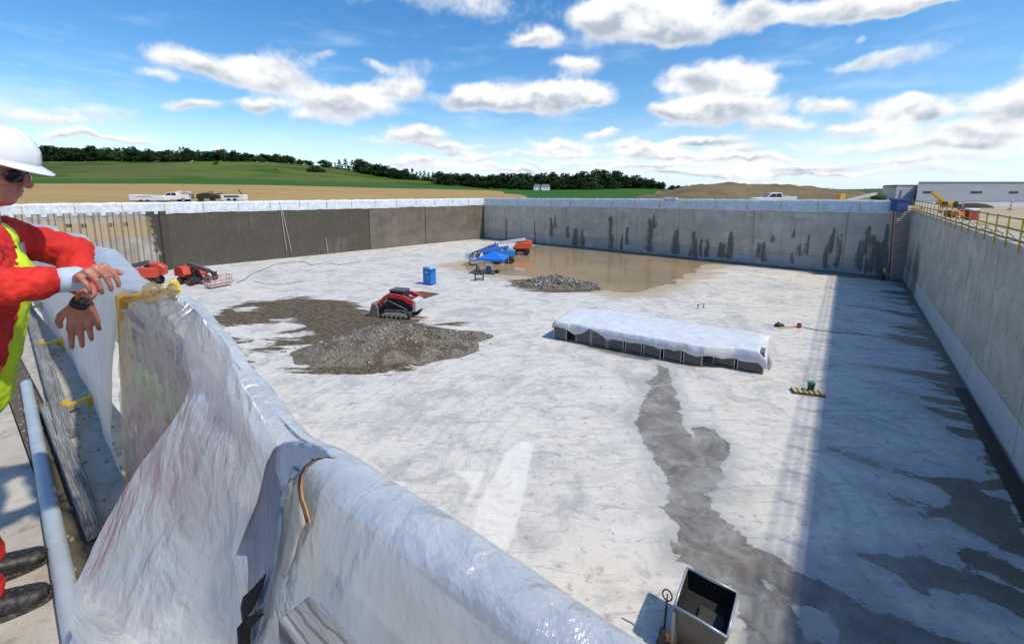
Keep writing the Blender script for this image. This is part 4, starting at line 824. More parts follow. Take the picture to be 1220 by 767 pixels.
ords = ['leftmost dark block stack, standing slightly apart at the left end of the covered row', 'second dark block stack from the left end, right of the shaded gap', 'third dark block stack from the left end, where the sheet droops beside it', 'fourth dark block stack from the left end, at the step down of the sheet', 'fifth dark block stack from the left end of the covered row', 'sixth dark block stack from the left, in the middle of the covered row', 'seventh dark block stack from the left in the covered row', 'dark block stack at the corner where the row steps back']
for i, (x_) in enumerate((0, 1.95, 3.3, 4.65, 6.05, 7.45, 8.9, 10.3)): block_stack(x_, .12 if i else 0, ords[i], 1.22 if i else 1.12)
block_stack(12.15, 1.05, 'dark block stack set back beside the right end stack, below the hanging sheet', 1.35); block_stack(13.7, 1.0, 'dark block stack at the far right end of the covered row', 1.55)
for x_, y_ in ((.3, 1.5), (.3, 3.0), (1.7, 3.2), (13.6, 2.4), (13.4, 3.8)): block_stack(x_, y_, 'dark block stack in the hidden rear rows under the white sheet', 1.2)
# the white sheet: draped grid
nx, ny = 150, 70; xs = np.linspace(-.12, 15.45, nx); V = []
def hang(x):         # how far the front edge hangs down
    base = np.interp(x, [-.2, .9, 1.0, 1.6, 1.9, 2.6, 3.1, 3.3, 4.6, 6.0, 8.9, 10.2, 10.9, 11.2, 11.5, 12.5, 14, 15.2, 15.6], [.42, .50, .55, .9, 1.0, .8, .15, .2, .85, .8, .8, .75, .9, .9, .75, .9, .95, 1.0, .7])
    return base*.82+.12*sn(x*1.3, 3.3, 50, 3)
def ylow(x): return 0. if x < 1.4 else .08 if x < 11.7 else .08+(x-11.7)*.6 if x < 13.2 else .98
for i, x in enumerate(xs):
    depth = np.interp(x, [0, 1.5, 2.5, 15.5], [4.6, 5.0, 5.6, 5.2]); y0 = ylow(x) if x > 0 else 0; h_ = hang(x); arr = []
    if 9.6 < x < 13.5: y0 = float(np.interp(x, [9.6, 11.6, 13.5], [.08, .12, .98]))
    for j in range(ny):
        s_ = j/(ny-1)
        if s_ < .22: k = s_/.22; yy = y0-.07-.05*(1-k)+.05*sn(x*1.6, k*.5, 51, 3); zz = SH+.03-h_*(1-k); yy += -.07*math.sin(k*3.14)
        elif s_ < .85: k = (s_-.22)/.63; yy = y0+k*(depth-y0); zz = SH+.05+.05*sn(x*.5, yy*.5, 52, 4, .6)+.02*sn(x*.25, yy*2.2, 53, 3)+.22*math.sin(k*math.pi)*.3*(1 if x < 3 else .6)
        else: k = (s_-.85)/.15; yy = depth+.06; zz = SH+.03-.8*k
        ex_ = 0
        if x > 14.9 and 0 < s_ < .85: zz -= (x-14.9)/.55*.5*(1+.6*sn(yy*1.3, 2, 54));
        if x < .02: zz -= .25
        V.append(tuple(SL(x, yy, zz)))
m, t, b = newmat('white_sheet'); co = t.coord(); nf = t.noise(t.coord((1, 1, 1)), 1.2, 6, .65, .8)
fold = t.n('ShaderNodeTexWave', wave_type='BANDS', bands_direction='Y'); t.set(fold.inputs['Vector'], t.coord(rot=(0, 0, -sang))); fold.inputs['Scale'].default_value = .28; fold.inputs['Distortion'].default_value = 1.2
t.set(b.inputs['Base Color'], t.mix(t.ramp(nf, .35, .65), (.56, .60, .64), (.68, .71, .74))); b.inputs['Roughness'].default_value = .42
t.set(b.inputs['Normal'], t.bump(t.math('ADD', nf, t.math('MULTIPLY', fold.outputs['Fac'], .25)), .55, .06))
shc = meshobj('white_sheet', np.array(V), gridfaces(nx, ny), m); so_ = shc.modifiers.new('s', 'SOLIDIFY'); so_.thickness = .012
tag(shc, 'large white plastic sheet draped over the row of dark block stacks', 'sheet')
# torn tail of the sheet at the right end
tl = MB(); p0 = SL(15.3, 1.4, .9)
for k in range(3): tl.prism([(0, 0), (.16, .02), (.34+.1*k, -.6), (.18+.1*k, -.85-.05*k)], -.012+k*.03, .012+k*.03, M=Matrix.Translation(SL(15.35, 1.2+.45*k, 1.1)) @ Matrix.Rotation(sang+.3*k, 4, 'Z'))
tg = tl.build('torn_sheet', m); tag(tg, 'torn white plastic strips hanging from the right end of the sheet', 'plastic strip')
# planks and tools at the right end
q = P(939, 391); r = thing('lumber_pile', 'few loose planks on the floor beyond the right end of the white sheet', 'lumber', fz0(q), sang+.6)
for k in range(3): a = MB(); a.beam((-1.0+.1*k, .25*k-.2, .05), (1.1+.1*k, .12*k, .06), .14, .06); a.build('plank', M_wood2, r)
q = P(928, 389.5); r = thing('black_bag', 'crumpled black plastic bag lying against the planks beyond the sheet', 'bag', fz0(q)); a = MB(); a.ball((0, 0, .16), (.42, .28, .2)); a.ball((.3, .1, .12), (.25, .2, .14)); a.build('bag_body', M_blk, r, smooth=True); a = MB(); a.tube([(-.1, 0, .3), (-.12, 0, .45)], [.05, .09], 8); a.build('bag_neck', M_blk, r)
q = P(952, 391); r = thing('red_can', 'small red can at the tip of the loose planks', 'can', fz0(q)); a = MB(); a.cyl((0, 0, .2), .19, .4); a.build('can_body', mat('can_red', (.5, .05, .03), .4), r); a = MB(); a.cyl((0, 0, .42), .12, .06); a.build('lid', M_dsteel, r)
# small pallet with green bucket
q = P(962, 469); r = thing('wooden_pallet', 'small yellowish wooden pallet on the open floor right of the covered row', 'pallet', fz0(q), sang+R(14))
M_pal = mat('pallet_wood', (.50, .40, .22), .8, var=.3)
for k in range(6): a = MB(); a.box((-.72+k*.29, 0, .17), (.2, .72, .03)); a.build('top_board', M_pal, r)
for y in (-.32, 0, .32): a = MB(); a.box((0, y, .08), (1.66, .07, .13)); a.build('bearer', mat('pallet_dark', (.16, .12, .07), .85), r)
q = P(965.5, 467.5); r = thing('green_bucket', 'dark green bucket standing on the small pallet', 'bucket', (q.x, q.y, PIT+.21)); a = MB(); a.tube([(0, 0, 0), (0, 0, .42)], [.17, .21], 20); a.build('bucket_wall', mat('bucket_green', (.01, .09, .035), .4), r)
a = MB(); a.cyl((0, 0, .425), .225, .03); a.build('rim', mat('bucket_rim', (.02, .13, .06), .4), r); a = MB(); a.tube([(-.22, 0, .4), (-.15, -.16, .3), (.15, -.16, .3), (.22, 0, .4)], .008, 5); a.build('handle', M_steel, r)
# small bits near the sandy shore
for k, (x, y, lb) in enumerate(((831, 368, 'short dark stake sticking up from the sandy floor, left one of two'), (838, 367.5, 'short dark stake sticking up from the sandy floor, right one of two'))):
    q = P(x, y); r = thing('stake', lb, 'stake', fz0(q)); a = MB(); a.tube([(0, 0, 0), (.05, 0, .5)], .045, 7); a.build('shaft', dk, r); a = MB(); a.box((.1*(1-2*k), 0, .42), (.3, .06, .06)); a.build('cross_piece', dk, r)
# ---------------- gravel mound + rubble
def heap(name, label, cat, c, rx, ry, h, rot, m, seedv, rocks, rockm, cmin, skew=.0):
    n_ = 90; V = []; xs = np.linspace(-1.25, 1.25, n_)
    X, Y = np.meshgrid(xs, xs, indexing='ij'); rr_ = np.sqrt((X-skew*np.exp(-4*(X**2+Y**2)))**2+Y**2)*(1+.18*vn(X*1.5, Y*1.5, seedv, 3))
    Hh = np.clip(1-rr_, 0, 1)**1.1*(1+.35*vn(X*3, Y*3, seedv+1, 5, .65))+.05*vn(X*9, Y*9, seedv+2, 4, .7)*np.clip(1.15-rr_, 0, 1)
    Z = Hh*h-.10*(rr_ > 1.0)-.06; co_, si_ = math.cos(rot), math.sin(rot); PXh = X*rx; PYh = Y*ry
    V = np.stack([PXh*co_-PYh*si_, PXh*si_+PYh*co_, Z], -1).reshape(-1, 3); 
    root = thing(name, label, cat, (c.x, c.y, PIT+.02))
    meshobj('heap', V, gridfaces(n_, n_)[:, ::-1], m, root)
    rr2 = random.Random(seedv); mb = MB()
    for k in range(rocks):
        i = rr2.gauss(0, .42); j = rr2.gauss(0, .42)
        if abs(i) > 1.1 or abs(j) > 1.1: continue
        ii = int((i+1.25)/2.5*(n_-1)); jj = int((j+1.25)/2.5*(n_-1)); z = Z[ii, jj]; s_ = rr2.choice([.05, .06, .08, .1, .14, .2])*cmin*rr2.uniform(.7, 1.3)
        M_ = Matrix.Translation((i*rx*co_-j*ry*si_, i*rx*si_+j*ry*co_, max(z, 0)+s_*.15)) @ Matrix.Rotation(rr2.uniform(0, 6), 4, Vector((rr2.random(), rr2.random(), rr2.random()+.1)).normalized())
        mb.cur = rr2.randrange(2); mb.box((0, 0, 0), (s_, s_*rr2.uniform(.5, 1), s_*rr2.uniform(.35, .8)), taper=rr2.uniform(.5, .9), M=M_)
    mb.build('loose_rocks', rockm, root)['kind'] = 'stuff'; return root
m, t, b = newmat('gravel'); co = t.coord(); nf = t.noise(co, 3, 8, .75); nb = t.noise(co, .55, 5, .65); vo = t.n('ShaderNodeTexVoronoi'); t.set(vo.inputs['Vector'], co); vo.inputs['Scale'].default_value = 7
c = t.mix(t.ramp(nf, .35, .65), (.13, .108, .078), (.27, .235, .185)); c = t.mix(t.ramp(nb, .5, .62, 0, .85), c, (.085, .062, .04)); t.set(b.inputs['Base Color'], c); b.inputs['Roughness'].default_value = .95; t.set(b.inputs['Normal'], t.bump(t.math('ADD', nf, vo.outputs[0]), .9, .12)); M_grav = m
M_rk = [mat('rock_grey', (.31, .285, .25), .9, var=.3), mat('rock_dark', (.16, .15, .135), .9, var=.3)]
gm = P(452, 428); heap('gravel_mound', 'grey brown mound of gravel and spoil in front of the track loader', 'gravel mound', gm+Vector((0, 2.2, 0)), 7.6, 4.2, 2.0, R(8), M_grav, 61, 1500, M_rk, .95)
gm2 = P(520, 405); heap('gravel_ridge', 'low tail of gravel running right from the large mound', 'gravel ridge', gm2, 5.0, 2.4, .8, R(10), M_grav, 71, 500, M_rk, .8)
gm3 = P(663, 343); heap('rubble_heap', 'low heap of broken grey rubble at the near edge of the pond', 'rubble heap', gm3+Vector((0, 1.5, 0)), 5.4, 3.0, 1.35, R(-12), M_grav, 81, 1100, M_rk, 1.9)
# ---------------- trench drain
a = MB(); tv0, tv1 = 37.2, 9.
a.prism([UV_ for UV_ in [(W(-6.62, tv0).x, W(-6.62, tv0).y), (W(-7.16, tv0+.3).x, W(-7.16, tv0+.3).y), (W(-7.16, tv1).x, W(-7.16, tv1).y), (W(-6.55, tv1).x, W(-6.55, tv1).y)]], PIT+.03, PIT+.10, axis='Z')
tag(a.build('drain_strip', mat('drain_black', (.008, .008, .009), .5, var=.1, bump=0)), 'straight black drainage strip on the floor along the foot of the right wall', 'drain')
# ---------------- cables
def cable(name, label, cat, pts, r_, m, z=.04, jig=.25):
    P_ = [P(*p_) for p_ in pts]; out = []
    for i in range(len(P_)-1):
        for k in range(6):
            s_ = k/6; q = P_[i].lerp(P_[i+1], s_); q.x += jig*sn(q.x*.5, q.y*.5, 91); q.y += jig*sn(q.x*.5, q.y*.5, 92); q.z = PIT+z+r_; out.append(q)
    out.append(P_[-1]+Vector((0, 0, z+r_))); a = MB(); a.tube(out, r_, 6); o = a.build(name, m, smooth=True); return tag(o, label, cat)
cable('power_cable', 'long dark cable trailing from the red boom lift towards the left wall', 'cable', [(283, 338), (300, 327), (330, 315), (345, 312.5), (362, 312.5), (370, 316), (388, 314), (405, 316), (430, 312)], .04, M_blk)
cable('thin_hose', 'thin dark hose curving over the floor below the dark left wall', 'hose', [(300, 336), (325, 339), (345, 339), (360, 336)], .028, M_blk)
cable('thin_rod', 'thin dark cable running right from the loose planks across the floor', 'cable', [(955, 390), (990, 396), (1030, 400)], .03, M_blk)
cable('floor_hose', 'short dark hose near the left end of the mud patch', 'hose', [(330, 358), (340, 355), (352, 355), (368, 354)], .035, M_blk)
# ropes on the left wall
M_rope = mat('pale_rope', (.55, .53, .48), .8)
for lb, a0, b0 in (('pale rope hanging down the dark left wall, upper end at the barrier', (333, 240), (341, 300)), ('second pale rope beside the first on the dark left wall', (336, 250), (347, 302)), ('short pale rope on the left wall near its light stained patch', (388, 284), (390, 302))):
    qa = along(PS, B, *a0); qb = along(PS, B, *b0); dd_ = (B-PS).normalized(); nn_ = Vector((dd_.y, -dd_.x, 0)); pts = []
    for k in range(9): s_ = k/8; pts.append(PS+dd_*(qa[0]+(qb[0]-qa[0])*s_)+nn_*(.12+.25*s_)+Vector((0, 0, qa[1]+(qb[1]-qa[1])*s_)))
    a = MB(); a.tube(pts, .045, 6); o = a.build('rope', M_rope, smooth=True); tag(o, lb, 'rope')
# ---------------- waste hopper and pallet jack at the near floor
bz = 1.38; cor = [P(817.8, 675.6, PIT+bz), P(880.7, 706.2, PIT+bz), P(867.5, 761.7, PIT+bz), P(802, 722.8, PIT+bz)]
cx_, cy_ = sum(c.x for c in cor)/4, sum(c.y for c in cor)/4; r = thing('waste_hopper', 'grey open topped steel hopper with black inside at the bottom edge', 'hopper', (cx_, cy_, PIT+.02))
loc = [Vector((c.x-cx_, c.y-cy_, 0)) for c in cor]
def ringv(k, z): return [(v.x*k, v.y*k, z) for v in loc]
M_hop = mat('hopper_grey', (.11, .12, .12), .45, .3, var=.25, dirt=(.2, .19, .17), dirtamt=.4); M_in = mat('hopper_inside', (.012, .012, .013), .7)
a = MB(); V = ringv(.80, .12)+ringv(.95, bz-.05); a.add(V, [(0, 1, 5, 4), (1, 2, 6, 5), (2, 3, 7, 6), (3, 0, 4, 7), (3, 2, 1, 0)]); a.build('hopper_wall', M_hop, r, .02)
a = MB(); V = ringv(.84, .80)+ringv(.93, bz-.02); a.add(V, [(4, 5, 1, 0), (5, 6, 2, 1), (6, 7, 3, 2), (7, 4, 0, 3), (0, 1, 2, 3)]); a.build('liner', M_in, r)
a = MB()
for i in range(4): p_, q_ = Vector(ringv(.96, bz)[i]), Vector(ringv(.96, bz)[(i+1) % 4]); a.tube([p_, p_.lerp(q_, .5)+Vector((0, 0, .02)), q_], .035, 8)
a.build('rim', mat('rim_pale', (.38, .42, .47), .35, .3), r, smooth=True)
a = MB(); a.box((.10, -.12, .86), (.62, .5, .05), rz=-.66, rx=.12); a.box((.0, -.34, .88), (.75, .06, .10), rz=-.66); a.build('scrap_board', mat('scrap', (.035, .035, .03), .7), r)
for i in (3, 2): p_ = Vector(ringv(.99, 0)[i]); a = MB(); a.box((p_.x*.97, p_.y*.97, .62), (.09, .06, 1.2), rz=-.6); a.build('corner_post', mat('post_cream', (.45, .43, .37), .6), r)
hp = P(790, 762, PIT+.25); r = thing('pallet_jack', 'pallet jack with upright black loop handle left of the hopper', 'pallet jack', (hp.x, hp.y, PIT+.02), R(-35))
toph = P(795.5, 706, PIT+1.45)-Vector((hp.x, hp.y, PIT+.02)); rot_ = Matrix.Rotation(R(35), 3, 'Z'); toph = rot_ @ toph
a = MB(); mid = toph*.86; a.tube([(0, 0, .3), mid], .03, 8); a.build('handle_bar', M_blk, r, smooth=True)
a = MB(); lp_ = []
for k in range(13): an = -math.pi/2+k/12*2*math.pi; lp_.append(mid+Vector((math.cos(an)*.13, 0, .17+math.sin(an)*.17)))
a.tube(lp_, .02, 8, False); a.beam(mid+Vector((0, 0, .02)), mid+Vector((0, 0, .2)), .03); a.build('grip_loop', M_blk, r, smooth=True)
a = MB(); a.box((0, 0, .32), (.22, .2, .4)); a.cyl((.0, -.05, .5), .07, .25); a.build('pump', M_blk, r, .02)
a = MB(); a.box((.1, -.02, .45), (.09, .12, .25)); a.build('pump_cover', mat('jack_orange', (.75, .24, .03), .45), r, .02)
for x in (-.12, .12): a = MB(); a.cyl((x, 0, .1), .1, .06, 'X'); a.build('wheel', M_blk, r)
for y in (-.2, .2): a = MB(); a.box((.65, y, .1), (1.1, .16, .06)); a.build('fork', mat('jack_orange', (.75, .24, .03), .45), r)
# ================================================================ VEHICLES ABOVE THE WALLS
def pickup(label, pos, rz, body, bed=True, sc=1.):
    r = thing('pickup_truck', label, 'pickup truck', pos, rz, None, sc)
    a = MB(); a.prism([(-2.8, .5), (2.75, .5), (2.85, .75), (2.8, 1.05), (2.55, 1.18), (1.35, 1.25), (-2.8, 1.25)], -.98, .98); a.build('body', body, r, .06, seg=3)
    a = MB(); a.prism([(1.35, 1.22), (.65, 1.86), (-.7, 1.92), (-.95, 1.22)], -.86, .86); cb = a.build('cab', body, r, .07, seg=3)
    g = mat('dark_glass', (.02, .022, .026), .15)
    for s_ in (-1, 1): a = MB(); a.prism([(1.1, 1.27), (.58, 1.76), (.12, 1.79), (.12, 1.27)], s_*.87-.01, s_*.87+.01); a.build('window', g, cb); a = MB(); a.prism([(.04, 1.27), (.04, 1.79), (-.6, 1.8), (-.78, 1.27)], s_*.87-.01, s_*.87+.01); a.build('window', g, cb)
    a = MB(); a.add([(1.37, -.7, 1.3), (1.37, .7, 1.3), (.72, .62, 1.85), (.72, -.62, 1.85)], [(0, 1, 2, 3)]); wsx = a.build('windscreen', g, cb)
    a = MB(); a.box((-1.9, 0, 1.262), (1.65, 1.7, .03)); a.build('bed_floor', M_dsteel, r)
    for s_ in (-1, 1): a = MB(); a.box((-1.9, s_*.92, 1.33), (1.75, .1, .16)); a.build('bed_side', body, r, .02)
    a = MB(); a.box((-2.8, 0, 1.0), (.06, 1.7, .6)); a.build('tailgate', body, r)
    for s_ in (-1, 1): a = MB(); a.box((-2.84, s_*.88, 1.05), (.05, .16, .35)); a.build('tail_light', mat('lamp_red', (.5, .02, .02), .3), r); a = MB(); a.box((2.83, s_*.75, .98), (.05, .3, .16)); a.build('headlight', mat('lamp_clear', (.8, .8, .8), .1), r)
    for x in (-1.8, 1.85):
        for s_ in (-1, 1): a = MB(); a.cyl((x, s_*.86, .40), .40, .26, 'Y', 22); wl = a.build('wheel', M_tyre, r, .04); a = MB(); a.cyl((x, s_*.87, .40), .24, .27, 'Y', 16); a.build('rim', M_steel, wl)
    return r
tp = PD(922, 230, 77); pickup('white pickup truck parked behind the far back wall, front facing left', (tp.x, 77, KZ(229.6, 77)-2.3), R(176), M_white, sc=1.2)
tp = PD(206, 230, 84.5); pk = pickup('white pickup truck with open flatbed behind the left wall', (tp.x, 84.5, KZ(228.3, 84.5)-2.0), R(-140), M_white)
pk.rotation_euler.z = R(180+20)
def zt_(y, f): return KZ(y, f)
tq = PD(176, 233, 82.5); r = thing('enclosed_trailer', 'low flat white trailer bed left of the white pickup behind the left wall', 'trailer', (tq.x, 82.5, zt_(239, 82.5)-.6), R(8))
hh = zt_(231.6, 82.5)-r.location.z; a = MB(); a.prism([(-2.6, .6), (3.4, .6), (3.4, hh*.72), (1.5, hh*.86), (-2.6, hh)], -1.0, 1.0); a.build('trailer_body', M_white, r, .05)
a = MB(); a.box((0, -1.02, hh*.8), (2.4, .02, .12)); a.build('stripe', mat('stripe_grey', (.3, .3, .32), .5), r)
for x in (-.6, .5): a = MB(); a.cyl((x, -1.0, .4), .38, .2, 'Y', 18); a.build('wheel', M_tyre, r)
tq = PD(221, 233, 86); r = thing('concrete_pump', 'small black and white work machine right of the white pickup behind the left wall', 'machine', (tq.x, 86, zt_(238, 86)-.4), R(8))
h0 = zt_(228.5, 86)-r.location.z
a = MB(); a.box((-.2, 0, h0*.45), (2.0, 1.2, h0*.5)); a.build('engine_box', M_lblk, r, .05)
for x in (-1.0, -.55, .75, 1.25): a = MB(); a.box((x, -.5, h0*.6), (.12, .12, h0*1.05)); a.build('mast', M_white, r)
a = MB(); a.box((.1, -.5, h0*.98), (2.4, .1, .12)); a.build('cross_beam', M_white, r)
for x in (-.8, .8): a = MB(); a.cyl((x, -.65, .42), .42, .25, 'Y', 18); a.build('wheel', M_tyre, r)
a = MB(); a.box((1.0, -.2, h0*.55), (.9, .9, h0*.45)); a.build('tank', mat('tank_grey', (.12, .13, .14), .5), r, .08)
tq = PD(249, 233, 87); r = thing('skid_steer', 'low black machine with roll bars in the middle of the vehicles behind the left wall', 'machine', (tq.x, 87, zt_(238, 87)-.4), R(8)); h0 = zt_(229.8, 87)-r.location.z
a = MB(); a.prism([(-2.0, h0*.35), (2.1, h0*.35), (2.1, h0*.72), (.9, h0*.8), (.3, h0*.98), (-.7, h0), (-1.9, h0*.85)], -.8, .8); a.build('body', M_lblk, r, .06)
for x in (-1.1, 1.0): a = MB(); a.cyl((x, -.85, .5), .5, .28, 'Y', 18); a.build('wheel', M_tyre, r)
a = MB(); a.beam((-.3, -.75, h0*.8), (.5, -.75, h0*1.15), .07); a.beam((-.3, .75, h0*.8), (.5, .75, h0*1.15), .07); a.beam((.5, -.75, h0*1.15), (.5, .75, h0*1.15), .07); a.build('roll_bar', M_dsteel, r)
a = MB(); a.beam((.9, 0, h0*.8), (2.5, 0, h0*.95), .18); a.build('boom', M_lblk, r)
tq = PD(279, 233, 88); r = thing('service_trailer', 'boxy white service trailer with long dark opening and raised black bar behind the left wall', 'trailer', (tq.x, 88, zt_(238, 88)-.5), R(8)); h0 = zt_(232, 88)-r.location.z
a = MB(); a.box((0, 0, h0*.5+.2), (4.2, 2.0, h0-.4)); a.build('trailer_body', M_white, r, .06)
a = MB(); a.box((-.1, -1.01, h0*.78), (2.7, .03, h0*.22)); a.build('opening', M_blk, r)
a = MB(); a.beam((1.6, -.3, h0), (1.0, -.3, h0+.95), .14); a.build('raised_bar', M_blk, r)
for x in (-.6, .5): a = MB(); a.cyl((x, -1.0, .4), .38, .2, 'Y', 18); a.build('wheel', M_tyre, r)
# crate block on top of the back barrier
x_, z_ = along(B, C, 799, 238); dd_ = (C-B).normalized(); cp_ = B+dd_*x_+Vector((dd_.y, -dd_.x, 0))*-.25; r = thing('wrapped_crate', 'grey white wrapped crate rising above the back barrier left of the pickup', 'crate', (cp_.x, cp_.y, PIT+z_-1.6), math.atan2(dd_.y, dd_.x))
a = MB(); a.box((0, 0, .95), (2.2, 1.0, 2.0)); a.build('crate_body', M_sheet, r, .08); a = MB(); a.box((0, -.3, 1.5), (2.24, .5, .06)); a.build('strap', M_dsteel, r)
# yellow machine cab far right over the back barrier
tq = PD(1001, 234, 72); r = thing('yellow_roller', 'tiny yellow machine in front of the earth mound near the right end', 'machine', (tq.x, 72, -1.5), 0)
a = MB(); a.box((0, 0, .75), (1.5, 1.0, .8)); a.build('body', M_yel, r, .08); a = MB(); a.box((.1, 0, KZ(231.5, 72)+1.5-.5), (.9, .9, 1.1)); a.build('cab', M_yel, r, .06); 
for x in (-.5, .5): a = MB(); a.cyl((x, 0, .4), .4, 1.1, 'Y', 18); a.build('drum', M_dsteel, r)
tq = PD(1033, 234, 74); r = thing('conveyor', 'pale sloping conveyor near the blue ladder platform beyond the back wall', 'conveyor', (tq.x, 74, -1.5), 0)
a = MB(); a.beam((-3.2, 0, KZ(239, 74)+1.5), (1.4, 0, KZ(231, 74)+1.5), .8, .35); a.build('belt_frame', mat('pale_frame', (.55, .53, .5), .6), r)
for x in (-1.5, 1.2): a = MB(); a.beam((x, -.3, 0), (x+.2, -.3, KZ(234, 74)+1.4), .12); a.build('leg', M_steel, r)
a = MB(); a.ball((2.0, 0, 1.7), (1.3, .8, .8)); a.build('spoil', leafmat('scrub', (.04, .07, .02), (.09, .11, .04)), r)
# ---------------- right hand site: excavator arm, generator, barrels, cones
GR = -1.42
def PG(px, py): return P(px, py, GR)
q = PG(1140, 262.5); r = thing('orange_generator', 'orange wheeled generator behind the guard rail', 'generator', (q.x, q.y, GR), R(15), None, .62); 
M_or = mat('generator_orange', (.72, .16, .02), .45, var=.2)
a = MB(); a.box((0, 0, .95), (1.7, .9, .75)); a.ball((-.3, 0, 1.25), (.6, .42, .4)); a.build('housing', M_or, r, .06); a = MB(); a.box((0, 0, .5), (1.9, 1.0, .15)); a.build('chassis', M_dsteel, r)
for x in (-.5, .5):
    for y in (-.5, .5): a = MB(); a.cyl((x, y, .32), .32, .18, 'Y', 18); a.build('wheel', M_tyre, r)
q = PG(1128, 262); r = thing('red_post', 'short dark red drum standing left of the orange generator', 'drum', (q.x, q.y, GR)); a = MB(); a.cyl((0, 0, .45), .28, .9); a.build('drum_body', mat('dark_red', (.30, .02, .02), .5), r); a = MB(); a.cyl((0, 0, .9), .3, .06); a.build('lid', M_dsteel, r)
q = PG(1153.5, 262); r = thing('red_tank', 'dark red container with white top right of the orange generator', 'container', (q.x, q.y, GR), R(10)); a = MB(); a.box((0, 0, .5), (1.35, .9, .9)); a.build('container_body', mat('dark_red', (.30, .02, .02), .5), r, .05); a = MB(); a.box((0, 0, 1.03), (1.3, .85, .2)); a.build('lid', M_white, r, .06)
q = PG(1144.5, 258); r = thing('blue_barrel', 'blue barrel between the orange generator and the red container', 'barrel', (q.x, q.y, GR)); a = MB(); a.cyl((0, 0, .5), .3, 1.0); a.build('drum_body', mat('barrel_navy', (.03, .08, .35), .5), r); a = MB(); a.cyl((0, 0, 1.02), .31, .05); a.build('lid', M_dsteel, r)
def cone(px, py, h_, label): 
    q = PG(px, py); r = thing('traffic_cone', label, 'traffic cone', (q.x, q.y, GR)); a = MB(); a.tube([(0, 0, .04), (0, 0, h_)], [.17*h_/.75, .04], 18); k = a.build('cone_body', mat('cone_orange', (.85, .16, .02), .5), r); a = MB(); a.box((0, 0, .02), (.42*h_/.75, .42*h_/.75, .04)); a.build('base', M_blk, r)
    a = MB(); a.tube([(0, 0, h_*.5), (0, 0, h_*.68)], [.125*h_/.75, .095*h_/.75], 18); a.build('reflective_band', M_white, k)
cone(1140.5, 265, 1.0, 'orange traffic cone in front of the orange generator'); cone(1098, 249.5, .95, 'orange traffic cone near the blue ladder platform'); cone(1120, 254, .8, 'orange traffic cone below the foot of the yellow crane arm')
def tallmark(px, py, top_, label, lean):
    q = PG(px, py); h_ = PD(px, top_, q.y).z-GR; r = thing('marker_post', label, 'marker post', (q.x, q.y, GR)); a = MB(); n_ = 6
    M1 = mat('marker_orange', (.8, .12, .04), .5)
    for k in range(n_): a = MB(); a.tube([(lean*k/n_, 0, h_*k/n_), (lean*(k+1)/n_, 0, h_*(k+1)/n_)], .09, 12); a.build('band', M1 if k % 2 == 0 else M_white, r)
    a = MB(); a.cyl((0, 0, .05), .3, .1); a.build('base', M_blk, r)
tallmark(1146, 250, 238, 'upright red and white marker post behind the blue barrel', .0); tallmark(1203, 250, 238, 'leaning red and white marker post far right near the warehouse base', .18)
q = PD(1126, 245, 84); r = thing('crane', 'small yellow crane with its arm raised to the left in front of the warehouse', 'crane', (q.x, 84, -1.6), 0)
a0 = Vector((0, 0, KZ(243, 84)+1.6)); a1 = Vector((PD(1110.5, 229, 84).x-q.x, 0, KZ(228.5, 84)+1.6)); M_cr = mat('crane_yellow', (.62, .33, .02), .45, var=.15)
a = MB(); a.beam(a0, a1, .4, .5); a.beam(a0.lerp(a1, .3)-Vector((0, 0, .1)), a0+Vector((.1, 0, -.1)), .6, .75); a.build('arm', M_cr, r, .03); a = MB(); a.box((.1, 0, a0.z-.1), (1.1, 1.1, 1.1)); a.build('cab', M_cr, r, .08); a = MB(); a.box((.1, -.56, a0.z), (.7, .03, .5)); a.build('window', mat('dark_glass', (.02, .022, .026), .15), r)
a = MB(); a.box((.2, 0, .55), (2.6, 1.5, .7)); a.build('chassis', M_cr, r, .05)
for x in (-.8, 1.2): a = MB(); a.cyl((x, -.75, .45), .45, .3, 'Y', 18); a.build('wheel', M_tyre, r)
q = PD(1158, 246, 90); a = MB(); a.ball((0, 0, 0), (4.2, 2.2, 1.15), 24, 10); o = a.build('black_heap', mat('black_earth', (.03, .028, .025), .9, var=.4), smooth=True); o.location = (q.x, 90, KZ(248.5, 90)); tag(o, 'dark low heap under a cover in front of the warehouse base', 'heap')
# long dark bars lying by the rail
for k, (x0, y0, x1, y1) in enumerate(((1172, 272, 1196, 279), (1186, 268, 1220, 276), (1160, 266, 1176, 270))):
    p0, p1 = P(x0, y0, GR+.25), P(x1, y1, GR+.25); a = MB(); a.beam(p0, p1, .12, .12); tag(a.build('dark_bar', M_dsteel), 'dark steel bar lying on the sandy ground behind the guard rail, %s' % ('beside the wall cap', 'rightmost and longest', 'nearest the red container')[k], 'steel bar')
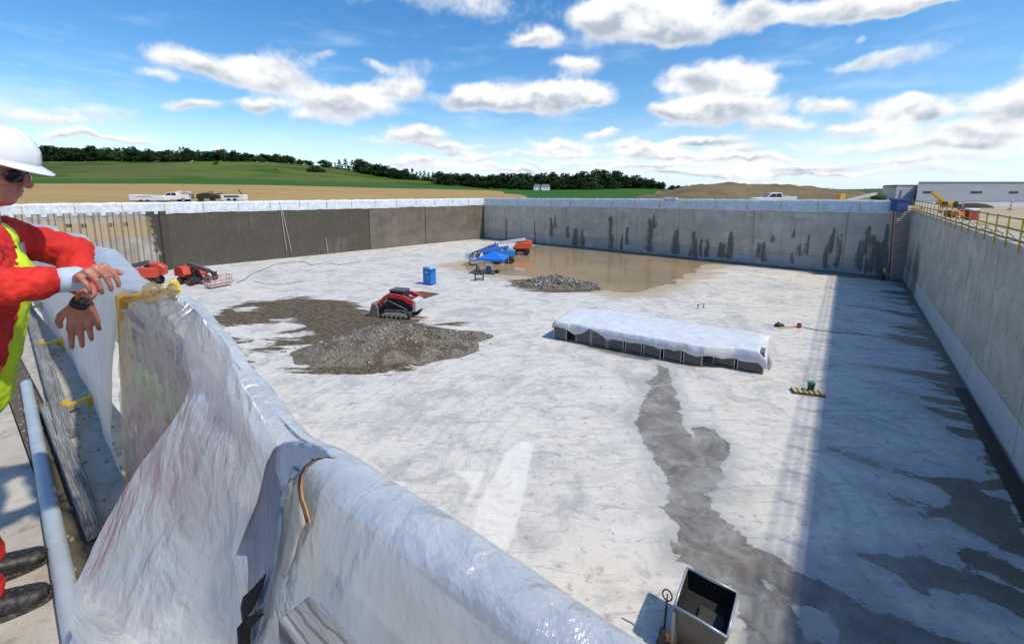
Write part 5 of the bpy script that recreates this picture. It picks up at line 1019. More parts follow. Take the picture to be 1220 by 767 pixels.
# worker by the ladder
M_hv = mat('hi_vis', (.55, .85, .03), .6, var=.08)
def small_person(label, pos, rz):
    r = thing('person', label, 'person', pos, rz)
    a = MB(); a.cap((0, 0, 1.0), (0, 0, 1.42), .14, .17); a.cap((0, 0, 1.45), (0, .01, 1.56), .055, .055); a.ball((0, 0, 1.66), (.085, .10, .12))
    for s_ in (-1, 1): a.cap((s_*.09, 0, .95), (s_*.11, .02, .5), .09, .065); a.cap((s_*.11, .02, .5), (s_*.12, 0, .1), .06, .045); a.ball((s_*.12, -.05, .06), (.05, .13, .055)); a.cap((s_*.2, 0, 1.4), (s_*.27, -.02, 1.12), .055, .045); a.cap((s_*.27, -.02, 1.12), (s_*.22, -.16, .92), .042, .035)
    o = a.build('body', mat('skin', (.45, .24, .16), .6, var=.08), r); rm_ = o.modifiers.new('r', 'REMESH'); rm_.mode = 'VOXEL'; rm_.voxel_size = .018; rm_.use_smooth_shade = True
    a = MB(); a.cap((0, 0, 1.02), (0, 0, 1.42), .165, .19); a.build('vest', M_hv, r, smooth=True)
    a = MB()
    for s_ in (-1, 1): a.cap((s_*.09, 0, .95), (s_*.11, .02, .5), .105, .08); a.cap((s_*.11, .02, .5), (s_*.12, 0, .12), .078, .07)
    a.build('trousers', mat('trouser_dark', (.03, .035, .045), .8), r, smooth=True)
    a = MB()
    for s_ in (-1, 1): a.cap((s_*.2, 0, 1.4), (s_*.27, -.02, 1.12), .07, .06); a.cap((s_*.27, -.02, 1.12), (s_*.225, -.14, .95), .058, .05)
    a.build('sleeves', mat('sleeve_dark', (.05, .07, .06), .8), r, smooth=True)
    a = MB(); a.ball((0, 0, 1.73), (.125, .145, .10)); a.cyl((0, -.03, 1.71), .15, .02); a.build('hard_hat', mat('hat_yellow', (.65, .62, .08), .35), r, smooth=True)
small_person('worker in yellow hi-vis vest and hard hat standing at the foot of the ladder', fz0(P(1052, 335)), R(20))
# ================================================================ NEAR WALKWAY AND BARRIER
def slab(name, u0, u1, v0, v1, z0, z1, m):
    a = MB(); a.prism([tuple(W(u, v))[:2] for u, v in ((u0, v0), (u1, v0), (u1, v1), (u0, v1))], z0, z1, axis='Z'); return a.build(name, m, None)
m, t, b = newmat('walkway_concrete'); co = t.coord(); nf = t.noise(co, 9, 8, .72); nb = t.noise(co, 1.6, 6, .65, .4); gr_n = t.noise(co, 60, 4, .7)
c = t.mix(t.ramp(nb, .35, .65), (.40, .36, .30), (.54, .50, .43)); c = t.mix(t.ramp(nf, .52, .68, 0, .7), c, (.24, .20, .15)); c = t.mix(t.ramp(gr_n, .62, .7, 0, .6), c, (.15, .12, .09)); c = t.mix(t.ramp(nf, .42, .3, 0, .6), c, (.62, .60, .55))
t.set(b.inputs['Base Color'], c); b.inputs['Roughness'].default_value = .92; t.set(b.inputs['Normal'], t.bump(t.math('ADD', nf, t.math('MULTIPLY', gr_n, .4)), .7, .012)); M_walk = m
tag(slab('walkway', -9, 40, -4.5, -.275, -.25, 0, M_walk), kind='structure')
M_soil = mat('dark_soil', (.13, .105, .075), .95, var=.45, scale=6, bump=.8, bdist=.02)
a = MB(); a.add([W(-6, -.27, .012), W(14, -.27, .012), W(14, -.10, .012), W(-6, -.10, .012)], [(0, 1, 2, 3)]); tag(a.build('soil_strip', M_soil), kind='structure')
lg = slab('concrete_ledge', -6, 16, -.115, .20, -.055, .045, mat('ledge_concrete', (.47, .44, .37), .85, scale=7, var=.22, bump=.5, bdist=.006, dirt=(.28, .24, .18), dirtamt=.6)); bb = lg.modifiers.new('b', 'BEVEL'); bb.width = .008; bb.segments = 2
tag(lg, 'pale concrete ledge carrying the yellow brackets along the near edge', 'ledge')
rr3 = random.Random(5); a = MB()
for k in range(420):
    u, v = rr3.uniform(1.6, 7), rr3.choice([rr3.uniform(-1.2, -.3), rr3.uniform(-.27, -.12), rr3.uniform(-.1, .15)]); s_ = rr3.choice([.004, .006, .009, .014]); z = .0 if v < -.275 else .014 if v < -.115 else .046
    a.box(W(u, v, z+s_*.3), (s_*1.3, s_, s_*.7), rz=rr3.uniform(0, 3), taper=.7)
tag(a.build('grit', mat('grit', (.32, .27, .20), .9, var=.3)), kind='stuff')
# grey pipe
pa, pb_ = P(31, 457, .04), P(87, 745, .04); dd_ = (pb_-pa).normalized(); pb_ += dd_*1.2
M_pvc = mat('pvc_grey', (.40, .47, .53), .38, var=.12, scale=3, dirt=(.30, .29, .27), dirtamt=.35, bump=.05)
rt = thing('grey_pipe', 'long blue grey plastic pipe lying on the walkway beside the shoes', 'pipe', tuple(pa)); a = MB(); pl = [Vector((0, 0, 0))+dd_*k*.4 for k in range(int((pb_-pa).length/.4)+1)]
a.tube(pl, .034, 28, False); a.tube([p_ for p_ in pl[::-1]], .029, 24, False); a.build('pipe_wall', M_pvc, rt, smooth=True)
a = MB(); a.tube([dd_*.62, dd_*.64, dd_*.70, dd_*.72], [.0345, .037, .037, .0345], 28, False); a.build('coupling', M_pvc, rt, smooth=True)
# planks
m, t, b = newmat('grey_timber'); co = t.coord((1, 14, 14)); n1 = t.noise(co, 3, 7, .7, .6); wv = t.n('ShaderNodeTexWave', wave_type='BANDS', bands_direction='Y'); t.set(wv.inputs['Vector'], t.coord((.5, 1, 1))); wv.inputs['Scale'].default_value = 26; wv.inputs['Distortion'].default_value = 7; wv.inputs['Detail'].default_value = 3; wv.inputs['Detail Scale'].default_value = .7
c = t.mix(t.ramp(n1, .35, .65), (.13, .125, .12), (.33, .325, .32)); c = t.mix(t.math('MULTIPLY', t.ramp(wv.outputs['Fac'], .3, .05), .75), c, (.085, .08, .075)); t.set(b.inputs['Base Color'], c); b.inputs['Roughness'].default_value = .85
t.set(b.inputs['Normal'], t.bump(t.math('ADD', n1, t.math('MULTIPLY', wv.outputs['Fac'], .4)), .4, .004)); M_gt = m
def plank(name, label, a0, b0, wd, th, m=None, roll=0., end=None):
    a0, b0 = Vector(a0), Vector(b0); d_ = b0-a0; L = d_.length; n_ = max(int(L/.05), 2); V = []; Fc = []
    for i in range(n_+1):
        for (y, z) in ((-.5, -.5), (.5, -.5), (.5, .5), (-.5, .5)):
            e_ = 1+.05*sn(i*.3, y*7+z*3, 101, 3); V.append((L*i/n_, y*wd*e_, z*th*e_))
    for i in range(n_):
        for k in range(4): k2 = (k+1) % 4; Fc.append((i*4+k, i*4+k2, i*4+4+k2, i*4+4+k))
    Fc += [(3, 2, 1, 0), tuple(n_*4+k for k in range(4))]
    o = meshobj(name, V, Fc, m or M_gt, smooth=False); o.rotation_mode = 'QUATERNION'; q_ = d_.to_track_quat('X', 'Z'); o.rotation_quaternion = q_ @ Matrix.Rotation(roll, 3, 'X').to_quaternion(); o.location = a0
    bb = o.modifiers.new('b', 'BEVEL'); bb.width = .004; bb.segments = 2; bb.limit_method = 'ANGLE'; return tag(o, label, 'timber')
plank('timber_beam', 'grey timber on the ledge, its cut end by the third yellow bracket', P(80, 517, .085), P(29, 352, .085), .085, .07)
plank('timber_beam', 'weathered split timber lying between the grey pipe and the ledge', P(115, 632, .065), P(56, 484, .065), .075, .07)
p0 = P(352, 722, .92); plank('timber_beam', 'weathered timber end with deep grain at the bottom edge in front of the plastic', (PV(372, 705, -.19)-Vector((NX, NY, 0))*.024-Vector((0, 0, .05))), (PV(372, 705, -.19)-Vector((NX, NY, 0))*.024-Vector((0, 0, .05)))-Vector((EX, EY, 0))*1.1, .045, .10)
# yellow brackets on the ledge
for k, (al, jt, lg_) in enumerate((((35, 368), (54, 360), (61, 383)), ((50, 411), (74, 404), (86, 434)), ((78, 485), (113, 470), (128, 514)))):
    A0 = P(al[0], al[1], .10); J = PV(jt[0], jt[1], UV(P(*jt, .14))[1]); J = P(jt[0], jt[1], .16); vj = UV(J)[1]; Lg = PV(lg_[0], lg_[1], vj+.03)
    rt = thing('yellow_bracket', ['yellow bracket farthest along the ledge, below the elbow of the man', 'middle yellow bracket on the ledge, below the hanging hand', 'nearest yellow bracket on the ledge, in front of the timber end'][k], 'bracket', tuple(J), group='yellow brackets on the ledge')
    a = MB(); a.beam(A0-J, (0, 0, 0), .035, .028); a.build('arm', M_yel, rt, .004); a = MB(); a.beam((0, 0, .03), Lg-J, .04, .035); a.build('leg', M_yel, rt, .004)
    a = MB(); a.box(A0-J+Vector((0, 0, .015)), (.02, .04, .07)); a.build('hook', M_yel, rt, .003); a = MB(); md = (A0-J)*.3; a.prism([(md.x, md.y), (0, 0), ((Lg-J).x*.35, (Lg-J).y*.35)], (Lg-J).z*.3, .0, axis='Z'); a.build('gusset', M_yel, rt)
# ---------------- film materials
def filmmat(name, col, a0, a1, gl=.18, sc=1.):
    m, t, b = newmat(name); nt = m.node_tree; nt.nodes.remove(b); out = nt.nodes['Material Output']; co = t.coord()
    rot_ = t.coord((1.0, 1.0, .5), rot=(0, R(28), UANG*0)); n1 = t.noise(rot_, 4*sc, 5, .5, 1.4); n2 = t.noise(co, 2.2*sc, 5, .6, .5); n3 = t.noise(t.coord((1, 1, .5), rot=(R(20), R(40), 0)), 26*sc, 5, .65, 1.2)
    n4 = t.math('MULTIPLY', t.math('ABSOLUTE', t.math('SUBTRACT', t.noise(t.coord((1, 1, .45), rot=(0, R(-30), .3)), 3.2*sc, 4, .5, 1.2), .5)), -1.5); n5 = t.math('MULTIPLY', t.math('ABSOLUTE', t.math('SUBTRACT', t.noise(t.coord((1, 1, .6), rot=(0, R(40), 1.1)), 7*sc, 4, .5, .8), .5)), -.9)
    bm_ = t.bump(t.math('ADD', t.math('ADD', t.math('ADD', n1, t.math('ADD', n4, n5)), t.math('MULTIPLY', n3, .18)), n2), .75, .035)
    df = t.n('ShaderNodeBsdfDiffuse'); t.set(df.inputs[0], t.mix(t.ramp(n1, .35, .65), tuple(c*.80 for c in col), col)); t.set(df.inputs['Normal'], bm_)
    tl = t.n('ShaderNodeBsdfTranslucent'); tl.inputs[0].default_value = (*[min(c*1.05, 1) for c in col], 1); t.set(tl.inputs['Normal'], bm_)
    gs = t.n('ShaderNodeBsdfGlossy'); gs.inputs[0].default_value = (.95, .97, 1, 1); gs.inputs['Roughness'].default_value = .22; t.set(gs.inputs['Normal'], bm_)
    tr = t.n('ShaderNodeBsdfTransparent'); tr.inputs[0].default_value = (.97, .98, .98, 1)
    def mx(f, x, y): nd = t.n('ShaderNodeMixShader'); t.set(nd.inputs[0], f); t.set(nd.inputs[1], x); t.set(nd.inputs[2], y); return nd.outputs[0]
    s1 = mx(.42, df.outputs[0], tl.outputs[0]); s2 = mx(t.ramp(n2, .3, .7, a0, a1), tr.outputs[0], s1); fr = t.n('ShaderNodeLayerWeight'); fr.inputs[0].default_value = .35; t.set(fr.inputs['Normal'], bm_)
    s3 = mx(t.math('ADD', t.math('MULTIPLY', fr.outputs['Facing'], .35), gl*.6, clamp=True), s2, gs.outputs[0]); t.set(out.inputs[0], s3); return m
M_film = filmmat('plastic_film', (.90, .92, .94), .58, .88, .22)
M_film2 = filmmat('clear_film', (.70, .70, .72), .40, .60, sc=1.3)
# ridge of the near barrier
RIDGE = [(-1.6, 1.085), (0, 1.085), (.63, 1.085), (.78, 1.09), (.9, 1.11), (1.15, 1.20), (1.3, 1.235), (1.54, 1.30), (1.9, 1.27), (2.2, 1.24)]
def zr(u): return float(np.interp(u, [a for a, _ in RIDGE], [c for _, c in RIDGE]))
def flare(u): return float(np.interp(u, [-1, .4, .75, 1.2, 1.7, 2.4], [.13, .13, .16, .24, .34, .38]))
def tv(u, z): k = max(0., (zr(u)-z)/zr(u)); return -.045-flare(u)*k**1.15-.02*math.sin(min(k*9, math.pi))
def PT(px, py, off=.012):
    v = -.1
    for _ in range(10): q = PV(px, py, v); v = .5*v+.5*(tv(UV(q)[0], q.z)-off)
    q = PV(px, py, v); return q
# frame under the film
bf = thing('edge_barrier', 'edge protection frame with posts and boards under the near plastic film', 'barrier', tuple(W(2.2, 0, 0)), UANG)
def loc_b(u, v, z): return Vector((u-2.2, -v, z))    # local x along u, local y = -v
def lb(u, v, z): q = W(u, v, z)-W(2.2, 0, 0); c_, s_ = math.cos(-UANG), math.sin(-UANG); return Vector((q.x*c_-q.y*s_, q.x*s_+q.y*c_, q.z))
for u0, u1 in ((.74, .74), (2.2, 2.62)): a = MB(); a.beam(lb(u1, 0, .04), lb(u0, 0, zr(u0)-.03), .04, .035); a.build('post', M_yel, bf, .004)
a = MB(); a.tube([lb(-3, .0, 1.03), lb(.75, .0, 1.03), lb(1.2, 0, 1.08), lb(2.2, .0, 1.16)], .02, 10); a.build('top_rail', M_steel, bf)
a = MB(); a.beam(lb(-3, .02, .62), lb(1.0, .02, .62), .03, .26); a.build('board', mat('board_grey', (.10, .10, .11), .8), bf)
a = MB(); a.beam(lb(1.0, .05, .98), lb(2.5, .05, .92), .03, .15); a.build('board', mat('board_concrete', (.20, .19, .18), .8, var=.3), bf)
a = MB(); a.beam(lb(1.0, .07, .50), lb(2.62, .07, .46), .03, .62); a.build('board', mat('board_rust', (.40, .155, .105), .75, var=.3), bf)
a = MB()
for k in range(3):
    pts = []
    for i in range(40): u = 1.1+i*.030; pts.append(lb(u, .02-.004*k, .84+.055*math.sin(i*1.1+k*2)+.03*math.sin(i*2.7+k)))
    a.tube(pts, .008, 6)
a.build('green_netting', mat('netting_green', (.35, .62, .06), .6), bf)
# main film
nu, nt_ = 240, 120; V = []
ep = [(208, 352, -.03), (222, 400, -.045), (232, 455, -.05), (209, 501, -.10), (164, 560, -.16), (123, 619, -.24), (94, 687, -.31), (78, 767, -.38), (70, 800, -.40)]
EP = [PV(*q) for q in ep]; EPl = [0]
for k in range(1, len(EP)): EPl.append(EPl[-1]+(EP[k]-EP[k-1]).length)
def edge_pt(k):
    L_ = EPl[-1]*k
    for i in range(1, len(EP)):
        if L_ <= EPl[i]+1e-9: return EP[i-1].lerp(EP[i], (L_-EPl[i-1])/(EPl[i]-EPl[i-1]))
    return EP[-1]
for j in range(nt_):
    s_ = j/(nt_-1); k = max(0, (s_-.42)/.58); Ek = edge_pt(k); Eu, Ev = UV(Ek)
    for i in range(nu):
        f = i/(nu-1)
        if s_ < .30:
            kk = 1-s_/.30; ue = 1.56+.1*kk; u = -1.5+(ue+1.5)*f; z = zr(u)-.015-.95*kk; v = .05+.12*kk**.8
        elif s_ < .42:
            kk = (s_-.30)/.12; u = -1.5+(1.56+1.5)*f; an = math.pi*kk; z = zr(u)-.015+.03*math.sin(an); v = .05*math.cos(an)+.0025
        else:
            u = -1.5+3.06*f; z = (zr(u)-.015)*(1-k)+.02*k; v = tv(u, z); bl = min(max((f-.70)/.30, 0), 1); bl = bl*bl*(3-2*bl)
            u += (Eu-1.56)*min(max((f-.45)/.55, 0), 1)**1.5; z = z*(1-bl)+Ek.z*bl; v = v*(1-bl)+Ev*bl
        g = 1-abs(s_-.36)/.64
        w_ = sn(u*3.1+z*1.6, z*1.2-u*.5, 201, 3, .55); w2_ = 1-abs(sn(u*6+z*5.5, z*1.5, 202, 3, .6))*2
        pull = math.exp(-((u-.76)/.10)**2)*.02
        nr_k = float(np.interp(u, [.2, 1.2], [.35, 1])); amp = nr_k*(.010+.02*min(1, abs(s_-.36)*3)); sg = -1 if s_ > .36 else 1
        dv = sg*(amp*w_+.008*nr_k*w2_*min(1, abs(s_-.36)*6)); dz = .004*sn(u*2.6, 4, 205, 2)+nr_k*(.006*w_+.004*sn(u*9, 1, 203, 3))*max(0, 1-abs(s_-.36)*6)
        V.append(tuple(W(u, v+dv-sg*pull*.3, z+dz-pull*.5*max(0, 1-abs(s_-.36)*5))))
V = np.array(V).reshape(nt_, nu, 3)
fo = meshobj('plastic_film', V.reshape(-1, 3), gridfaces(nt_, nu), M_film); tag(fo, 'large crumpled translucent plastic film draped over the near barrier, filling the lower left', 'plastic film')
# clear panel between the post and the main film
n1_, n2_ = 50, 60; V = []
for i in range(n1_):
    f = i/(n1_-1)
    for j in range(n2_):
        k = j/(n2_-1); zt_ = zr(2.2+(1.2-2.2)*f)-.0; u0 = 2.2+(2.62-2.2)*k; u = u0+(1.15-u0)*f; z = zt_*(1-k)+.05*k; v = -.015-.06*k*f-.02*math.sin(k*3.1)+.014*sn(u*5+z*4, z*3, 210, 4)+.01*(1-abs(sn(u*10-z*7, z*2, 211, 3))*2)
        V.append(tuple(W(u, v, z)))
po = meshobj('clear_panel', np.array(V), gridfaces(n1_, n2_), M_film2); tag(po, 'clear wrinkled plastic panel beside the thin yellow post, reddish board showing through', 'plastic film')
# back side drape of the same stretch
V = []
for i in range(40):
    f = i/39; u = 1.1+1.2*f
    for j in range(24): k = j/23; z = zr(u)+.005-.9*k; V.append(tuple(W(u, -.015+.06*min(1, k*6)+.1*k+.012*sn(u*4, z*3, 212, 3), z)))
o = meshobj('film_back', np.array(V), gridfaces(40, 24), M_film2, po)
# far stretch of wrapped barrier behind the hands
tp_ = [(-10, 262, .30), (14, 266, .28), (34, 268, .26), (44, 269, .25), (54, 285, .24), (62, 278, .23), (72, 279, .22), (82, 294, .20), (90, 294, .195), (104, 297, .19), (114, 308, .17), (124, 322, .12), (136, 338, .06), (149, 350, .0)]
bt_ = [(-10, 300, .45), (10, 322, .42), (24, 338, .4), (34, 350, .36), (38, 356, .35), (44, 366, .34), (52, 380, .30), (60, 400, .28), (72, 425, .25), (84, 450, .22), (98, 475, .19), (113, 503, .15), (128, 535, .10), (150, 577, .02)]
T_ = [PV(*q) for q in tp_]; B_ = [PV(*q) for q in bt_]; V = []; ns_ = 90; nr_ = 40
for i in range(ns_):
    f = i/(ns_-1)*(len(T_)-1); k = min(int(f), len(T_)-2); g = f-k; tt = T_[k].lerp(T_[k+1], g); bb_ = B_[k].lerp(B_[k+1], g)
    for j in range(nr_):
        s_ = j/(nr_-1)
        if s_ < .35: q = tt+Vector((NX, NY, 0))*(.16+.05*(1-s_/.35))+Vector((0, 0, -.9*(1-s_/.35)))
        elif s_ < .45: h = (s_-.35)/.1; q = tt+Vector((NX, NY, 0))*(.16*(1-h))+Vector((0, 0, .015*math.sin(h*3.14)))
        else: h = (s_-.45)/.55; q = tt.lerp(bb_, h)-Vector((NX, NY, 0))*(.05*math.sin(h*3.1))
        q = q+Vector((NX, NY, 0))*(.018*sn(i*.16, s_*5, 220, 4))-Vector((0, 0, .25*max(0, .45-s_)*(s_ > .35)))
        V.append(tuple(q))
fw_ = meshobj('plastic_wrap', np.array(V), gridfaces(ns_, nr_), filmmat('white_wrap', (.74, .77, .81), .9, .98)); tag(fw_, 'white plastic wrap over the barrier behind the hands of the man in red', 'plastic film')
# yellow top bar with crumpled yellow tape
q0, q1 = PV(146, 358, -.05), PV(186, 348, -.03); rt = thing('yellow_clamp', 'yellow clamp bar with crumpled tape on top of the thin yellow post', 'clamp', tuple(q0))
a = MB(); a.tube([(0, 0, 0), (q1-q0)*.5, q1-q0], .013, 10); a.build('bar', M_yel, rt, smooth=True); a = MB(); a.tube([(0, 0, -.03), (0, 0, .02)], .02, 10); a.build('knuckle', mat('rusty_yellow', (.45, .24, .05), .7), rt)
tapem = filmmat('yellow_tape', (.86, .60, .16), .45, .8, sc=3); V = []
for i in range(24):
    for j in range(12):
        f, k = i/23, j/11; q = PV(172+40*f, 342+16*k-4*f, -.045)-q0; V.append(tuple(q+Vector((0, 0, 1))*.02*sn(f*5, k*4, 230, 3)+Vector((NX, NY, 0))*(.03*sn(f*4+3, k*3, 231, 3))))
meshobj('tape', np.array(V), gridfaces(24, 12), tapem, rt)
q0 = PV(208, 343, .02); rt = thing('safety_knob', 'bright yellow plastic knob sticking up on the film ridge', 'cap', tuple(q0)); a = MB(); a.tube([(0, 0, -.06), (0, 0, -.005), (0, 0, .012), (0, 0, .028)], [.010, .013, .016, .008], 12); a.build('cap_body', mat('cap_yellow', (.85, .62, .01), .4), rt, smooth=True); a = MB(); a.tube([(0, 0, -.012), (0, 0, -.004)], .018, 12); a.build('flange', mat('cap_yellow', (.85, .62, .01), .4), rt)
# dark strip, black tape and rusty strap at the lap of the film
def patch(name, label, cat, pts, m, off=.014, th=.003, sub=3):
    bm = bmesh.new(); vs = [bm.verts.new((x, y, 0)) for x, y in pts]; f = bm.faces.new(vs); bmesh.ops.triangulate(bm, faces=[f]); bmesh.ops.subdivide_edges(bm, edges=bm.edges[:], cuts=sub, use_grid_fill=True)
    for v in bm.verts: v.co = PT(v.co.x, v.co.y, off+.004*sn(v.co.x*.08, v.co.y*.02, 240, 3))
    me = bpy.data.meshes.new(name); bm.to_mesh(me); bm.free(); me.materials.append(m); me.polygons.foreach_set('use_smooth', [True]*len(me.polygons))
    o = bpy.data.objects.new(name, me); COL.objects.link(o); s_ = o.modifiers.new('s', 'SOLIDIFY'); s_.thickness = th; s_.offset = 1; return tag(o, label, cat)
m, t, b = newmat('dark_strip'); nn = t.noise(t.coord((1, 1, .3)), 7, 6, .6, .8); t.set(b.inputs['Base Color'], t.mix(nn, (.07, .10, .155), (.17, .22, .30))); b.inputs['Roughness'].default_value = .3; t.set(b.inputs['Normal'], t.bump(nn, .8, .02))
patch('dark_plastic_strip', 'dark blue grey plastic strip hanging over the lap of the near film', 'plastic strip', [(327, 533), (340, 527), (352, 530), (351, 548), (345, 565), (338, 588), (335, 612), (333, 637), (329, 667), (324, 690), (318, 715), (313, 740), (301, 775), (290, 775), (296, 745), (297, 720), (295, 700), (296, 680), (294, 662), (281, 661), (287, 645), (296, 622), (306, 598), (312, 575), (317, 552)], m, .026, sub=4)
m2, t, b = newmat('fold_blue'); nn = t.noise(t.coord(), 9, 5, .6, .8); t.set(b.inputs['Base Color'], t.mix(nn, (.20, .28, .40), (.42, .50, .62))); b.inputs['Roughness'].default_value = .25; t.set(b.inputs['Normal'], t.bump(nn, .6, .02))
patch('blue_fold', 'glossy pale blue fold of film at the top of the dark strip', 'plastic strip', [(330, 532), (338, 527), (352, 526), (372, 529), (388, 536), (396, 545), (380, 545), (366, 552), (358, 562), (350, 556), (343, 575), (335, 580), (328, 560)], m2, .034)
patch('film_gap', 'beige bare patch between the dark strip and the rusty strap', 'plate', [(352, 560), (360, 555), (358, 575), (359, 600), (362, 625), (355, 640), (350, 660), (338, 690), (332, 680), (338, 650), (343, 625), (347, 590)], mat('beige_plate', (.42, .38, .33), .5, var=.2), .020)
patch('black_tape', 'torn black tape at the bottom of the dark strip, upper piece', 'tape', [(318, 682), (311, 690), (302, 700), (291, 709), (288, 722), (290, 739), (300, 728), (307, 714), (313, 700)], mat('tape_black', (.006, .006, .007), .8, bump=0, spec=.2), .040)
patch('black_tape', 'torn black tape at the bottom of the dark strip, lower piece', 'tape', [(282, 748), (293, 735), (314, 731), (304, 742), (297, 750), (296, 780), (284, 780)], mat('tape_black', (.006, .006, .007), .8, bump=0, spec=.2), .040)
a = MB(); rp = [(396, 544), (386, 543), (374, 547), (364, 555), (358, 566), (356, 581), (358, 595), (362, 607), (366, 622)]; a.tube([PT(x, y, .032) for x, y in rp], .0026, 8); st_o = a.build('rusty_strap', mat('rust', (.10, .045, .02), .6, .2, var=.3), smooth=True); tag(st_o, 'thin curved rusty strap over the film beside the dark strip', 'strap')
a = MB(); a.tube([PT(x+3.5, y+1, .030) for x, y in rp], .0014, 8); a.build('strap_edge', mat('rust_orange', (.62, .26, .06), .5), st_o, smooth=True)
# ================================================================ THE MAN IN RED
M_skin = None
m, t, b = newmat('skin'); co = t.coord(); n1 = t.noise(co, 14, 5, .6); n2 = t.noise(co, 90, 4, .65)
t.set(b.inputs['Base Color'], t.mix(t.ramp(n1, .35, .65), (.36, .135, .085), (.50, .225, .15))); b.inputs['Roughness'].default_value = .5; b.inputs['Subsurface Weight'].default_value = .15; b.inputs['Subsurface Radius'].default_value = (.012, .004, .002); b.inputs['Subsurface Scale'].default_value = 1
t.set(b.inputs['Normal'], t.bump(t.math('ADD', n1, n2), .3, .003)); M_skin = m
m, t, b = newmat('red_cloth'); co = t.coord(); n1 = t.noise(co, 5, 6, .6, .5); n2 = t.noise(co, 240, 2, .5); t.set(b.inputs['Base Color'], t.mix(t.ramp(n1, .35, .65), (.50, .012, .008), (.68, .022, .012))); b.inputs['Roughness'].default_value = .8
t.set(b.inputs['Normal'], t.bump(t.math('ADD', t.math('MULTIPLY', n1, 1.2), t.math('MULTIPLY', n2, .1)), .7, .02)); M_redc = m
man = thing('person', 'man in red overalls, hi-vis vest and white hard hat leaning on the barrier', 'person', tuple(W(2.36, -.5, 0)))
MO = man.location.copy()
def rem(o, vox, it=3, disp=None):
    r_ = o.modifiers.new('r', 'REMESH'); r_.mode = 'VOXEL'; r_.voxel_size = vox; r_.use_smooth_shade = True
    s_ = o.modifiers.new('s', 'SMOOTH'); s_.iterations = it; s_.factor = .6
    if disp:
        tx = bpy.data.textures.new('folds', 'CLOUDS'); tx.noise_scale = disp[1]; tx.noise_depth = 2; d_ = o.modifiers.new('d', 'DISPLACE'); d_.texture = tx; d_.strength = disp[0]; d_.mid_level = .5; d_.texture_coords = 'LOCAL'
        s2 = o.modifiers.new('s2', 'SMOOTH'); s2.iterations = 1
    return o
def L(q): return Vector(q)-MO
# skeleton
HIP = W(2.36, -.50, .96); CH = W(2.37, -.40, 1.32); NK = W(2.38, -.35, 1.52)
FD = Vector((.945, .336, -.20)).normalized(); HU = (Vector((0, 0, 1))-FD*FD.z).normalized(); HL = HU.cross(FD)      # face direction, up, left
HC = PD(-14, 203, 1.62)
HM = Matrix((FD, HL, HU)).transposed()
def H(f, l, u): return HC+FD*f+HL*l+HU*u
S1, E1, W1 = W(2.17, -.40, 1.45), PD(-29, 346, 1.39), PV(98, 331, -.13)
S2, E2, W2 = W(2.56, -.27, 1.45), PV(86, 300, -.09), PV(104, 350, -.11)
bd = MB()
def C_(a, b_, ra, rb): bd.cap(L(a), L(b_), ra, rb)
C_(HIP, CH, .13, .15); C_(CH, NK-Vector((0, 0, .05)), .14, .08); C_(NK-Vector((0, 0, .06)), H(-.035, 0, -.10), .062, .060)
for s_ in (S1, S2): C_(CH.lerp(NK, .7), s_, .07, .058)
C_(S1, E1, .052, .042); C_(E1, W1, .042, .030); C_(S2, E2, .052, .042); C_(E2, W2, .042, .030)
# head
def bl(f, l, u, r): bd.ball(L(H(f, l, u)), Vector(r), 20, 14, M=HM)
bl(-.015, 0, .03, (.103, .077, .100)); bl(.02, 0, -.045, (.075, .062, .085)); bl(.052, 0, -.095, (.030, .032, .026)); bl(.07, 0, .028, (.026, .055, .016))
for s_ in (-1, 1): bl(.058, s_*.036, -.025, (.030, .024, .026)); bl(-.012, s_*.078, -.012, (.018, .010, .032)); bl(.005, s_*.052, -.07, (.05, .018, .035))
C_(H(.085, 0, .018), H(.113, 0, -.030), .009, .015)
for s_ in (-1, 1): bl(.112, s_*.013, -.032, (.010, .008, .008))
bl(.088, 0, -.060, (.012, .024, .0065)); bl(.085, 0, -.074, (.012, .022, .007)); bl(.078, 0, -.052, (.012, .028, .012))
